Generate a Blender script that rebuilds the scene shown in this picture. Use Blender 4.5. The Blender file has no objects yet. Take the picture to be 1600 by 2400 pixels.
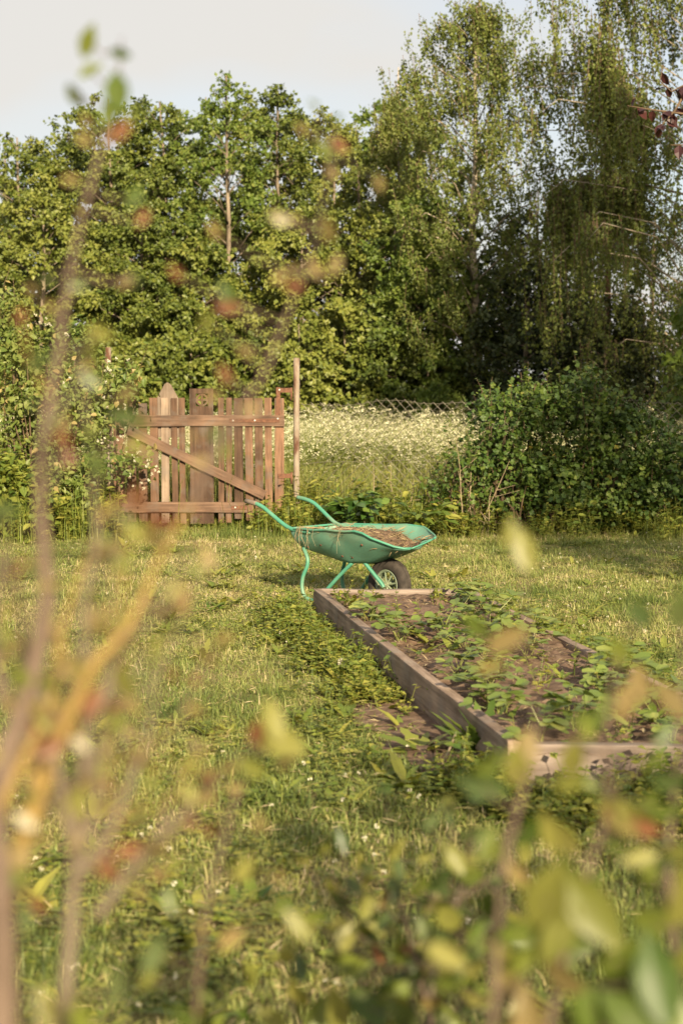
import bpy, bmesh, math, random
import numpy as np
from mathutils import Vector, Matrix, Euler

random.seed(11)
RNG = np.random.default_rng(11)
SC = bpy.context.scene
COL = SC.collection

# ------------------------------------------------------------------ camera
F_PX = 3574.0                       # focal length in photograph pixels (1600 x 2400)
PITCH = math.atan(295 / F_PX)       # the horizon stands at row 905
CAM_H = 1.6
cam_data = bpy.data.cameras.new("camera")
cam_data.sensor_fit = 'VERTICAL'
cam_data.sensor_height = 23.5
cam_data.sensor_width = 15.667
cam_data.lens = 35.0
cam_data.clip_start = 0.05
cam_data.clip_end = 2000
cam_data.dof.use_dof = True
cam_data.dof.focus_distance = 11.0
cam_data.dof.aperture_fstop = 1.9
cam_data.dof.aperture_blades = 9
cam = bpy.data.objects.new("camera", cam_data)
COL.objects.link(cam)
cam.location = (0, 0, CAM_H)
cam.rotation_euler = (math.pi / 2 - PITCH, 0, 0)
SC.camera = cam

# ------------------------------------------------------------------ sky, sun, exposure
SUN_EL = math.radians(22)
SUN_AZ = math.radians(15)           # to the right of straight behind the camera
world = bpy.data.worlds.new("World")
SC.world = world
world.use_nodes = True
wt = world.node_tree
wt.nodes.clear()
w_out = wt.nodes.new("ShaderNodeOutputWorld")
w_bg = wt.nodes.new("ShaderNodeBackground")
w_bg.inputs[1].default_value = 0.1
w_sky = wt.nodes.new("ShaderNodeTexSky")
w_sky.sky_type = 'NISHITA'
w_sky.sun_disc = False
w_sky.sun_elevation = SUN_EL
w_sky.sun_rotation = math.pi - SUN_AZ
w_sky.dust_density = 3.0
w_sky.ozone_density = 1.0
w_tc = wt.nodes.new("ShaderNodeTexCoord")
w_map = wt.nodes.new("ShaderNodeMapping")
w_map.inputs['Scale'].default_value = (1.0, 1.0, 2.6)
w_map.inputs['Location'].default_value = (0.35, 0.1, 0.2)
w_noise = wt.nodes.new("ShaderNodeTexNoise")
w_noise.inputs['Scale'].default_value = 2.2
w_noise.inputs['Detail'].default_value = 4.0
w_noise.inputs['Roughness'].default_value = 0.45
w_ramp = wt.nodes.new("ShaderNodeValToRGB")
w_ramp.color_ramp.elements[0].position = 0.34
w_ramp.color_ramp.elements[0].color = (0.42, 0.42, 0.42, 1)
w_ramp.color_ramp.elements[1].position = 0.56
w_ramp.color_ramp.elements[1].color = (0.97, 0.97, 0.97, 1)
w_mix = wt.nodes.new("ShaderNodeMix")
w_mix.data_type = 'RGBA'
w_mix.inputs[7].default_value = (3.58, 3.44, 3.22, 1)     # thin high cloud
wt.links.new(w_tc.outputs['Generated'], w_map.inputs[0])
wt.links.new(w_map.outputs[0], w_noise.inputs['Vector'])
wt.links.new(w_noise.outputs[0], w_ramp.inputs[0])
wt.links.new(w_ramp.outputs[0], w_mix.inputs[0])
wt.links.new(w_sky.outputs[0], w_mix.inputs[6])
wt.links.new(w_mix.outputs[2], w_bg.inputs[0])
wt.links.new(w_bg.outputs[0], w_out.inputs[0])

sun_data = bpy.data.lights.new("sun", 'SUN')
sun_data.energy = 5.0
sun_data.angle = math.radians(0.6)
sun_data.color = (1.0, 0.835, 0.57)
sun = bpy.data.objects.new("sun", sun_data)
COL.objects.link(sun)
TO_SUN = Vector((math.sin(SUN_AZ) * math.cos(SUN_EL), -math.cos(SUN_AZ) * math.cos(SUN_EL), math.sin(SUN_EL)))
sun.rotation_euler = TO_SUN.to_track_quat('Z', 'Y').to_euler()
sun.location = TO_SUN * 60

SC.view_settings.view_transform = 'Standard'
SC.view_settings.look = 'None'
SC.view_settings.gamma = 1.0
SC.view_settings.use_curve_mapping = False
SC.view_settings.exposure = 1.2
SC.render.engine = 'CYCLES'
SC.cycles.max_bounces = 5
SC.cycles.diffuse_bounces = 3
SC.cycles.glossy_bounces = 2
SC.cycles.transmission_bounces = 3
SC.cycles.transparent_max_bounces = 4
SC.cycles.caustics_reflective = False
SC.cycles.caustics_refractive = False
SC.cycles.use_denoising = True

# ------------------------------------------------------------------ helpers
FWD = np.array([0, math.cos(PITCH), -math.sin(PITCH)])
UPV = np.array([0, math.sin(PITCH), math.cos(PITCH)])


def ray(u, v):
    return np.array([(u - 800) / F_PX, 0, 0]) + UPV * (1200 - v) / F_PX + FWD


def at_z(u, v, z=0.0):
    d = ray(u, v)
    return np.array([0, 0, CAM_H]) + d * (z - CAM_H) / d[2]


def at_y(u, v, y):
    d = ray(u, v)
    return np.array([0, 0, CAM_H]) + d * y / d[1]


def norm(a):
    a = np.asarray(a, float)
    return a / np.maximum(np.linalg.norm(a, axis=-1, keepdims=True), 1e-9)


def np_mesh(name, V, F, tint=None, mat_index=None, smooth=False):
    """one mesh from numpy arrays of vertices and triangles"""
    V = np.asarray(V, np.float32).reshape(-1, 3)
    F = np.asarray(F, np.int32).reshape(-1, 3)
    me = bpy.data.meshes.new(name)
    me.vertices.add(len(V))
    me.vertices.foreach_set("co", V.ravel())
    me.loops.add(len(F) * 3)
    me.loops.foreach_set("vertex_index", F.ravel())
    me.polygons.add(len(F))
    me.polygons.foreach_set("loop_start", np.arange(0, len(F) * 3, 3, dtype=np.int32))
    if mat_index is not None:
        me.polygons.foreach_set("material_index", np.asarray(mat_index, np.int32))
    me.polygons.foreach_set("use_smooth", np.full(len(F), smooth))
    if tint is not None:
        at = me.attributes.new("tint", 'FLOAT', 'POINT')
        at.data.foreach_set("value", np.asarray(tint, np.float32))
    me.update(calc_edges=True)
    return me


class Acc:
    """collects triangles, then links them as ONE mesh object"""

    def __init__(self):
        self.V, self.F, self.T, self.M, self.n = [], [], [], [], 0

    def add(self, V, F, tint=0.5, mat=0):
        V = np.asarray(V, float).reshape(-1, 3)
        F = np.asarray(F, int).reshape(-1, 3)
        self.V.append(V)
        self.F.append(F + self.n)
        self.T.append(np.broadcast_to(np.asarray(tint, float), (len(V),)))
        self.M.append(np.full(len(F), mat))
        self.n += len(V)

    def tube(self, pts, radii, sides=6, tint=0.5, mat=0, caps=True):
        pts = np.asarray(pts, float)
        n = len(pts)
        radii = np.broadcast_to(np.asarray(radii, float), (n,))
        tan = norm(np.gradient(pts, axis=0))
        ref = np.array([0, 0, 1.0]) if abs(tan[0][2]) < 0.9 else np.array([0, 1.0, 0])
        a = norm(np.cross(tan[0], ref))
        rings = []
        for i in range(n):
            a = norm(a - tan[i] * np.dot(a, tan[i]))
            b = np.cross(tan[i], a)
            ang = np.arange(sides) * 2 * math.pi / sides
            rings.append(pts[i] + radii[i] * (np.cos(ang)[:, None] * a + np.sin(ang)[:, None] * b))
        V = np.concatenate(rings)
        F = []
        for i in range(n - 1):
            for k in range(sides):
                p, q = i * sides + k, i * sides + (k + 1) % sides
                F += [(p, q, q + sides), (p, q + sides, p + sides)]
        if caps:
            for k in range(1, sides - 1):
                F.append((0, k + 1, k))
                o = (n - 1) * sides
                F.append((o, o + k, o + k + 1))
        self.add(V, F, tint, mat)

    def box(self, lo, hi, tint=0.5, mat=0, xf=None):
        x0, y0, z0 = lo
        x1, y1, z1 = hi
        V = np.array([(x, y, z) for x in (x0, x1) for y in (y0, y1) for z in (z0, z1)], float)
        if xf is not None:
            V = V @ np.array(xf.to_3x3()).T + np.array(xf.translation)
        F = [(0, 1, 3), (0, 3, 2), (4, 6, 7), (4, 7, 5), (0, 4, 5), (0, 5, 1), (2, 3, 7), (2, 7, 6), (0, 2, 6), (0, 6, 4), (1, 5, 7), (1, 7, 3)]
        self.add(V, F, tint, mat)

    def mesh(self, name, smooth=False):
        return np_mesh(name, np.concatenate(self.V), np.concatenate(self.F), np.concatenate(self.T), np.concatenate(self.M), smooth)

    def arrays(self):
        return np.concatenate(self.V), np.concatenate(self.F), np.concatenate(self.T), np.concatenate(self.M)

    def build(self, name, mats, parent=None, smooth=False, loc=None):
        return link(name, self.mesh(name, smooth), mats, parent, loc)


def link(name, me, mats=None, parent=None, loc=None, rot=None):
    o = bpy.data.objects.new(name, me)
    COL.objects.link(o)
    if mats is not None and me is not None and len(me.materials) == 0:
        for m in (mats if isinstance(mats, (list, tuple)) else [mats]):
            me.materials.append(m)
    if parent is not None:
        o.parent = parent
    if loc is not None:
        o.location = loc
    if rot is not None:
        o.rotation_euler = rot
    return o


def tag(o, label=None, cat=None, group=None, kind=None):
    for k, v in (("label", label), ("category", cat), ("group", group), ("kind", kind)):
        if v:
            o[k] = v
    return o


def thing(name, label, cat, loc=(0, 0, 0), rz=0.0, group=None):
    o = bpy.data.objects.new(name, None)
    o.empty_display_size = 0.1
    COL.objects.link(o)
    o.location = loc
    o.rotation_euler = (0, 0, rz)
    return tag(o, label, cat, group)


def board_mesh(name, size, bevel=0.003, warp=0.0, seed=0):
    """bevelled plank, centred, with a little unevenness along its long side"""
    bm = bmesh.new()
    bmesh.ops.create_cube(bm, size=1.0)
    for v in bm.verts:
        v.co = Vector((v.co.x * size[0], v.co.y * size[1], v.co.z * size[2]))
    axis = max(range(3), key=lambda k: size[k])
    long_edges = [e for e in bm.edges if abs((e.verts[0].co - e.verts[1].co)[axis]) > 1e-6]
    if warp:
        bmesh.ops.subdivide_edges(bm, edges=long_edges, cuts=6)
        r = random.Random(seed)
        ph = [r.uniform(0, 6.28) for _ in range(3)]
        for v in bm.verts:
            t = v.co[axis] / size[axis]
            for k in range(3):
                if k != axis:
                    v.co[k] += warp * math.sin(5.0 * t + ph[k]) + warp * 0.4 * math.sin(17 * t + ph[(k + 1) % 3])
    if bevel:
        ed = [e for e in bm.edges if len(e.link_faces) == 2 and e.calc_face_angle() > 0.8]
        bmesh.ops.bevel(bm, geom=ed, offset=bevel, segments=2, affect='EDGES', profile=0.6)
    bmesh.ops.recalc_face_normals(bm, faces=bm.faces)
    me = bpy.data.meshes.new(name)
    bm.to_mesh(me)
    bm.free()
    return me


def prism_mesh(name, outline, y0, y1, bevel=0.0):
    """outline in x,z pushed from y0 to y1"""
    bm = bmesh.new()
    f = bm.faces.new([bm.verts.new((x, y0, z)) for x, z in outline])
    r = bmesh.ops.extrude_face_region(bm, geom=[f])
    bmesh.ops.translate(bm, verts=[v for v in r['geom'] if isinstance(v, bmesh.types.BMVert)], vec=(0, y1 - y0, 0))
    if bevel:
        bmesh.ops.bevel(bm, geom=list(bm.edges), offset=bevel, segments=1, affect='EDGES')
    bmesh.ops.recalc_face_normals(bm, faces=bm.faces)
    me = bpy.data.meshes.new(name)
    bm.to_mesh(me)
    bm.free()
    return me


def vnoise(x, y, seed=0):
    """smooth value noise 0..1 on numpy arrays"""
    def h(i, j):
        n = (i * 374761393 + j * 668265263 + seed * 982451653) & 0xFFFFFFFF
        n = ((n ^ (n >> 13)) * 1274126177) & 0xFFFFFFFF
        return ((n ^ (n >> 16)) & 0xFFFF) / 65535.0
    xi, yi = np.floor(x).astype(np.int64), np.floor(y).astype(np.int64)
    fx, fy = x - xi, y - yi
    fx, fy = fx * fx * (3 - 2 * fx), fy * fy * (3 - 2 * fy)
    return (h(xi, yi) * (1 - fx) + h(xi + 1, yi) * fx) * (1 - fy) + (h(xi, yi + 1) * (1 - fx) + h(xi + 1, yi + 1) * fx) * fy


# ------------------------------------------------------------------ materials
def new_mat(name):
    m = bpy.data.materials.new(name)
    m.use_nodes = True
    nt = m.node_tree
    nt.nodes.clear()
    out = nt.nodes.new("ShaderNodeOutputMaterial")
    p = nt.nodes.new("ShaderNodeBsdfPrincipled")
    nt.links.new(p.outputs[0], out.inputs[0])
    return m, nt, p, out


def ramp(nt, fac, stops):
    r = nt.nodes.new("ShaderNodeValToRGB")
    el = r.color_ramp.elements
    el[0].position, el[0].color = stops[0][0], (*stops[0][1], 1)
    el[1].position, el[1].color = stops[-1][0], (*stops[-1][1], 1)
    for pos, c in stops[1:-1]:
        e = el.new(pos)
        e.color = (*c, 1)
    nt.links.new(fac, r.inputs[0])
    return r.outputs[0]


def coords(nt, scale=(1, 1, 1), random_shift=True):
    tc = nt.nodes.new("ShaderNodeTexCoord")
    mp = nt.nodes.new("ShaderNodeMapping")
    mp.inputs['Scale'].default_value = scale
    if random_shift:
        oi = nt.nodes.new("ShaderNodeObjectInfo")
        ml = nt.nodes.new("ShaderNodeMath")
        ml.operation = 'MULTIPLY'
        ml.inputs[1].default_value = 37.0
        nt.links.new(oi.outputs['Random'], ml.inputs[0])
        ad = nt.nodes.new("ShaderNodeVectorMath")
        ad.operation = 'ADD'
        nt.links.new(tc.outputs['Object'], ad.inputs[0])
        nt.links.new(ml.outputs[0], ad.inputs[1])
        nt.links.new(ad.outputs[0], mp.inputs[0])
    else:
        nt.links.new(tc.outputs['Object'], mp.inputs[0])
    return mp.outputs[0]


def noise(nt, vec, scale, detail=5, rough=0.6):
    n = nt.nodes.new("ShaderNodeTexNoise")
    n.inputs['Scale'].default_value = scale
    n.inputs['Detail'].default_value = detail
    n.inputs['Roughness'].default_value = rough
    if vec is not None:
        nt.links.new(vec, n.inputs['Vector'])
    return n.outputs[0]


def bump(nt, p, height, strength=0.4, dist=0.01):
    b = nt.nodes.new("ShaderNodeBump")
    b.inputs['Strength'].default_value = strength
    b.inputs['Distance'].default_value = dist
    nt.links.new(height, b.inputs['Height'])
    nt.links.new(b.outputs[0], p.inputs['Normal'])


def mix_col(nt, fac, a, b, mode='MIX'):
    m = nt.nodes.new("ShaderNodeMix")
    m.data_type = 'RGBA'
    m.blend_type = mode
    for sock, val in ((0, fac), (6, a), (7, b)):
        if isinstance(val, (int, float)):
            m.inputs[sock].default_value = val
        elif isinstance(val, tuple):
            m.inputs[sock].default_value = (*val, 1)
        else:
            nt.links.new(val, m.inputs[sock])
    return m.outputs[2]


def leaf_mat(name, stops, transl=0.3, rough=0.5, spread=0.35):
    m, nt, p, out = new_mat(name)
    at = nt.nodes.new("ShaderNodeAttribute")
    at.attribute_name = "tint"
    oi = nt.nodes.new("ShaderNodeObjectInfo")
    ma = nt.nodes.new("ShaderNodeMath")
    ma.operation = 'MULTIPLY_ADD'
    ma.inputs[1].default_value = spread
    nt.links.new(oi.outputs['Random'], ma.inputs[0])
    mb = nt.nodes.new("ShaderNodeMath")
    mb.operation = 'ADD'
    mb.inputs[1].default_value = -spread * 0.5
    nt.links.new(at.outputs['Fac'], mb.inputs[0])
    nt.links.new(mb.outputs[0], ma.inputs[2])
    c = ramp(nt, ma.outputs[0], stops)
    nt.links.new(c, p.inputs['Base Color'])
    p.inputs['Roughness'].default_value = rough
    p.inputs['Specular IOR Level'].default_value = 0.35
    if transl > 0:
        tr = nt.nodes.new("ShaderNodeBsdfTranslucent")
        nt.links.new(mix_col(nt, 1.0, c, (1.25, 1.15, 0.5), 'MULTIPLY'), tr.inputs[0])
        mx = nt.nodes.new("ShaderNodeMixShader")
        mx.inputs[0].default_value = transl
        nt.links.new(p.outputs[0], mx.inputs[1])
        nt.links.new(tr.outputs[0], mx.inputs[2])
        nt.links.new(mx.outputs[0], out.inputs[0])
    return m


def wood_mat(name, cols, axis=2, grain=18.0, rough=0.8, knots=True, spread=0.5):
    m, nt, p, out = new_mat(name)
    sc = [grain, grain, grain]
    sc[axis] = grain * 0.06
    v = coords(nt, tuple(sc))
    n1 = noise(nt, v, 2.5, 6, 0.65)
    v2 = coords(nt, (3, 3, 3))
    n2 = noise(nt, v2, 1.3, 3, 0.5)
    oi = nt.nodes.new("ShaderNodeObjectInfo")
    c1 = ramp(nt, n1, [(0.28, cols[0]), (0.5, cols[1]), (0.72, cols[2])])
    c2 = ramp(nt, n2, [(0.35, (0.72, 0.70, 0.70)), (0.65, (1.15, 1.12, 1.1))])
    c3 = ramp(nt, oi.outputs['Random'], [(0.0, (1 - spread * 0.5,) * 3), (1.0, (1 + spread * 0.5, 1 + spread * 0.45, 1 + spread * 0.4))])
    c = mix_col(nt, 1.0, mix_col(nt, 1.0, c1, c2, 'MULTIPLY'), c3, 'MULTIPLY')
    # grey fading and dark damp stains
    g = ramp(nt, noise(nt, coords(nt, (2.2, 2.2, 2.2)), 2.4, 5, 0.6), [(0.50, (0, 0, 0)), (0.68, (0.55, 0.55, 0.55))])
    c = mix_col(nt, g, c, (cols[1][0] * .95, cols[1][0] * .82, cols[1][0] * .70))
    d = ramp(nt, noise(nt, coords(nt, tuple(x * .35 for x in sc)), 3.0, 4, 0.7), [(0.60, (1, 1, 1)), (0.74, (0.45, 0.42, 0.40))])
    c = mix_col(nt, 1.0, c, d, 'MULTIPLY')
    nt.links.new(c, p.inputs['Base Color'])
    p.inputs['Roughness'].default_value = rough
    p.inputs['Specular IOR Level'].default_value = 0.25
    bump(nt, p, n1, 0.5, 0.004)
    return m


def plain_mat(name, stops, scale=8.0, rough=0.8, metal=0.0, bump_s=0.3, bump_d=0.005, detail=6, stretch=(1, 1, 1)):
    m, nt, p, out = new_mat(name)
    v = coords(nt, stretch)
    n = noise(nt, v, scale, detail, 0.6)
    nt.links.new(ramp(nt, n, stops), p.inputs['Base Color'])
    p.inputs['Roughness'].default_value = rough
    p.inputs['Metallic'].default_value = metal
    p.inputs['Specular IOR Level'].default_value = 0.3
    if bump_s:
        bump(nt, p, n, bump_s, bump_d)
    return m


M = {}
# ground: dry thatch, moss and soil under the blades
m, nt, p, out = new_mat("ground_thatch")
v = coords(nt, (1, 1, 1), False)
g1 = ramp(nt, noise(nt, v, 1.6, 6, 0.6), [(0.35, (0.115, 0.120, 0.036)), (0.52, (0.185, 0.178, 0.066)), (0.68, (0.27, 0.22, 0.11))])
g2 = ramp(nt, noise(nt, v, 42, 4, 0.7), [(0.3, (0.5, 0.5, 0.5)), (0.7, (1.3, 1.25, 1.2))])
nt.links.new(mix_col(nt, 1.0, g1, g2, 'MULTIPLY'), p.inputs['Base Color'])
p.inputs['Roughness'].default_value = 0.95
p.inputs['Specular IOR Level'].default_value = 0.1
bump(nt, p, noise(nt, v, 60, 4, 0.7), 0.8, 0.02)
M['ground'] = m

M['soil'] = plain_mat("dry_garden_soil", [(0.3, (0.067, 0.041, 0.026)), (0.5, (0.144, 0.090, 0.059)), (0.7, (0.234, 0.162, 0.106))], 14, 0.95, 0, 0.9, 0.02)
M['grass'] = leaf_mat("lawn_blades", [(0.0, (0.069, 0.106, 0.024)), (0.35, (0.169, 0.213, 0.050)), (0.65, (0.294, 0.311, 0.097)), (0.85, (0.449, 0.377, 0.172)), (1.0, (0.573, 0.468, 0.313))], 0.3, 0.55)
M['weed'] = leaf_mat("weed_leaves", [(0.0, (0.064, 0.112, 0.018)), (0.5, (0.161, 0.200, 0.033)), (1.0, (0.290, 0.277, 0.055))], 0.3, 0.5)
M['clover_flower'] = leaf_mat("white_flower_petals", [(0.0, (0.496, 0.464, 0.320)), (1.0, (0.640, 0.624, 0.528))], 0.2, 0.7)
M['parsley_flower'] = leaf_mat("cow_parsley_umbels", [(0.0, (0.48, 0.45, 0.25)), (1.0, (0.76, 0.73, 0.52))], 0.25, 0.7)
M['meadow'] = leaf_mat("meadow_stalks", [(0.0, (0.09, 0.13, 0.025)), (0.5, (0.19, 0.21, 0.050)), (1.0, (0.34, 0.30, 0.11))], 0.3, 0.55)
M['alder'] = leaf_mat("alder_leaves", [(0.0, (0.054, 0.079, 0.013)), (0.5, (0.113, 0.139, 0.022)), (1.0, (0.188, 0.199, 0.039))], 0.16, 0.5, 0.6)
M['willow'] = leaf_mat("pale_young_leaves", [(0.0, (0.065, 0.108, 0.016)), (0.5, (0.115, 0.162, 0.026)), (1.0, (0.185, 0.211, 0.045))], 0.28, 0.5)
M['birch'] = leaf_mat("birch_leaves", [(0.0, (0.083, 0.113, 0.022)), (0.5, (0.155, 0.182, 0.038)), (1.0, (0.248, 0.260, 0.072))], 0.28, 0.5)
M['dark_leaf'] = leaf_mat("dark_spruce_and_shade_leaves", [(0.0, (0.018, 0.028, 0.008)), (0.5, (0.034, 0.048, 0.012)), (1.0, (0.070, 0.078, 0.018))], 0.15, 0.5)  # spruce green; on the maples this dark tone stands in for shade
M['currant'] = leaf_mat("currant_leaves", [(0.0, (0.040, 0.080, 0.014)), (0.5, (0.075, 0.120, 0.020)), (0.93, (0.15, 0.185, 0.035)), (1.0, (0.42, 0.30, 0.05))], 0.25, 0.5)
M['bramble'] = leaf_mat("bramble_leaves", [(0.0, (0.060, 0.105, 0.020)), (0.5, (0.130, 0.175, 0.036)), (0.92, (0.22, 0.245, 0.07)), (1.0, (0.33, 0.26, 0.10))], 0.3, 0.5)
M['straw_leaf'] = leaf_mat("strawberry_leaves", [(0.0, (0.078, 0.122, 0.025)), (0.5, (0.149, 0.198, 0.043)), (0.9, (0.269, 0.279, 0.076)), (1.0, (0.681, 0.396, 0.063))], 0.22, 0.45)
M['peony'] = leaf_mat("peony_leaves", [(0.0, (0.034, 0.080, 0.016)), (0.5, (0.060, 0.120, 0.022)), (1.0, (0.13, 0.19, 0.04))], 0.2, 0.38)
M['purple'] = leaf_mat("purple_plum_leaves", [(0.0, (0.022, 0.010, 0.012)), (1.0, (0.065, 0.022, 0.022))], 0.15, 0.4)
M['bark'] = plain_mat("grey_bark", [(0.3, (0.085, 0.065, 0.045)), (0.7, (0.27, 0.215, 0.155))], 9, 0.9, 0, 0.7, 0.02, stretch=(1, 1, 0.25))
M['pine_bark'] = plain_mat("reddish_pine_bark", [(0.3, (0.080, 0.044, 0.028)), (0.7, (0.208, 0.112, 0.064))], 7, 0.9, 0, 0.8, 0.03, stretch=(1, 1, 0.3))
M['birch_bark'] = plain_mat("white_birch_bark", [(0.30, (0.077, 0.065, 0.049)), (0.46, (0.273, 0.223, 0.162)), (0.7, (0.435, 0.370, 0.283))], 4, 0.75, 0, 0.4, 0.01, stretch=(0.6, 0.6, 2.0))
M['twig'] = plain_mat("brown_twigs", [(0.3, (0.075, 0.049, 0.030)), (0.7, (0.165, 0.112, 0.068))], 12, 0.85, 0, 0.4)
M['dead'] = plain_mat("bleached_dead_stalks", [(0.3, (0.216, 0.162, 0.096)), (0.7, (0.330, 0.264, 0.168))], 12, 0.9, 0, 0.3)
M['wood_v'] = wood_mat("weathered_picket_wood", [(0.067, 0.038, 0.024), (0.132, 0.077, 0.048), (0.199, 0.122, 0.080)], 2, spread=0.9)
M['wood_pale'] = wood_mat("bleached_picket_wood", [(0.116, 0.085, 0.062), (0.191, 0.146, 0.109), (0.252, 0.201, 0.160)], 2)
M['wood_h'] = wood_mat("weathered_rail_wood", [(0.079, 0.048, 0.032), (0.144, 0.089, 0.059), (0.211, 0.135, 0.094)], 0, spread=0.2)
M['wood_bed'] = wood_mat("grey_brown_bed_timber", [(0.118, 0.082, 0.060), (0.227, 0.170, 0.129), (0.354, 0.278, 0.218)], 1, 14.0, spread=0.3)
M['wood_bed_x'] = wood_mat("grey_brown_bed_timber_cross", [(0.094, 0.071, 0.057), (0.182, 0.146, 0.123), (0.283, 0.239, 0.207)], 0, 14.0, spread=0.3)
M['iron'] = plain_mat("rusty_iron", [(0.3, (0.075, 0.035, 0.022)), (0.7, (0.20, 0.095, 0.055))], 30, 0.85, 0.1, 0.4, 0.002)
M['steel'] = plain_mat("bright_bolt_heads", [(0.3, (0.40, 0.36, 0.31)), (0.7, (0.62, 0.57, 0.50))], 30, 0.5, 0.4, 0.1)
M['pipe'] = plain_mat("flaking_painted_pipe", [(0.36, (0.095, 0.043, 0.025)), (0.47, (0.200, 0.145, 0.105)), (0.6, (0.261, 0.222, 0.171)), (0.75, (0.222, 0.153, 0.108))], 11, 0.8, 0, 0.3, 0.003, stretch=(1, 1, 0.35))
M['wire'] = plain_mat("galvanised_wire_shadow_side", [(0.3, (0.120, 0.100, 0.075)), (0.7, (0.190, 0.170, 0.135))], 20, 0.6, 0.3, 0)  # brown-grey of the wires' shadow side is put into the colour

# wheelbarrow paint: green with scuffs and rust specks
def paint_mat(name, base, scuff, rust_amount):
    m, nt, p, out = new_mat(name)
    v = coords(nt, (1, 1, 1), False)
    n1 = noise(nt, v, 5, 6, 0.6)
    c = ramp(nt, n1, [(0.3, tuple(b * 0.80 for b in base)), (0.6, base), (0.75, tuple(b * 1.15 for b in base))])
    n2 = noise(nt, v, 26, 8, 0.75)
    k = ramp(nt, n2, [(rust_amount, (0, 0, 0)), (rust_amount + 0.03, (1, 1, 1))])
    c = mix_col(nt, k, c, scuff)
    n3 = noise(nt, v, 3.2, 5, 0.6)
    d = ramp(nt, n3, [(0.46, (0, 0, 0)), (0.72, (0.6, 0.6, 0.6))])
    c = mix_col(nt, d, c, (0.26, 0.27, 0.17))
    nt.links.new(c, p.inputs['Base Color'])
    p.inputs['Roughness'].default_value = 0.48
    p.inputs['Specular IOR Level'].default_value = 0.4
    bump(nt, p, n1, 0.15, 0.006)
    return m


M['paint'] = paint_mat("green_tray_paint", (0.125, 0.270, 0.190), (0.17, 0.10, 0.06), 0.615)
M['paint_tube'] = paint_mat("green_tube_paint", (0.065, 0.245, 0.160), (0.19, 0.115, 0.07), 0.62)
M['rim_paint'] = paint_mat("pale_green_rim_paint", (0.180, 0.222, 0.144), (0.150, 0.102, 0.060), 0.68)
M['grip'] = plain_mat("worn_grip_rubber", [(0.3, (0.13, 0.10, 0.075)), (0.7, (0.24, 0.19, 0.15))], 25, 0.85, 0, 0.3, 0.002)
M['tyre'] = plain_mat("dusty_tyre_rubber", [(0.3, (0.024, 0.019, 0.016)), (0.7, (0.063, 0.051, 0.041))], 18, 0.85, 0, 0.3, 0.003)
M['hay'] = leaf_mat("dry_hay", [(0.0, (0.090, 0.053, 0.028)), (0.45, (0.256, 0.187, 0.097)), (1.0, (0.384, 0.312, 0.187))], 0.15, 0.8)
M['compost'] = plain_mat("brown_compost", [(0.3, (0.055, 0.035, 0.022)), (0.7, (0.20, 0.13, 0.08))], 30, 0.95, 0, 1.0, 0.02)

# foreground shrub
M['stem_yellow'] = plain_mat("yellow_brown_stem", [(0.3, (0.17, 0.110, 0.034)), (0.7, (0.31, 0.210, 0.064))], 14, 0.7, 0, 0.2)
M['stem_pink'] = plain_mat("pinkish_grey_stem", [(0.3, (0.101, 0.072, 0.047)), (0.7, (0.169, 0.138, 0.096))], 12, 0.75, 0, 0.3)
M['stem_brown'] = plain_mat("dark_brown_stem", [(0.3, (0.071, 0.046, 0.031)), (0.7, (0.160, 0.113, 0.082))], 12, 0.75, 0, 0.3)
M['fg_green'] = leaf_mat("shrub_leaf_green", [(0.0, (0.051, 0.089, 0.014)), (1.0, (0.145, 0.170, 0.030))], 0.3, 0.4)
M['fg_yellow'] = leaf_mat("shrub_leaf_yellow_green", [(0.0, (0.136, 0.149, 0.030)), (1.0, (0.255, 0.242, 0.064))], 0.35, 0.4)
M['fg_blue'] = leaf_mat("shrub_leaf_blue_green", [(0.0, (0.045, 0.075, 0.022)), (1.0, (0.100, 0.125, 0.040))], 0.25, 0.35)
M['fg_red'] = leaf_mat("shrub_leaf_red", [(0.0, (0.128, 0.045, 0.024)), (1.0, (0.210, 0.094, 0.047))], 0.3, 0.4)
M['fg_tan'] = leaf_mat("shrub_leaf_tan", [(0.0, (0.15, 0.115, 0.040)), (1.0, (0.26, 0.19, 0.075))], 0.3, 0.5)
M['fg_flower'] = leaf_mat("shrub_flower_white", [(0.0, (0.409, 0.360, 0.253)), (1.0, (0.496, 0.456, 0.341))], 0.3, 0.5)

# ------------------------------------------------------------------ leaf templates
def fan(center, ring):
    V = np.array([center] + ring, float)
    n = len(ring)
    F = [(0, 1 + i, 1 + (i + 1) % n) for i in range(n)]
    return V, np.array(F)


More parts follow.
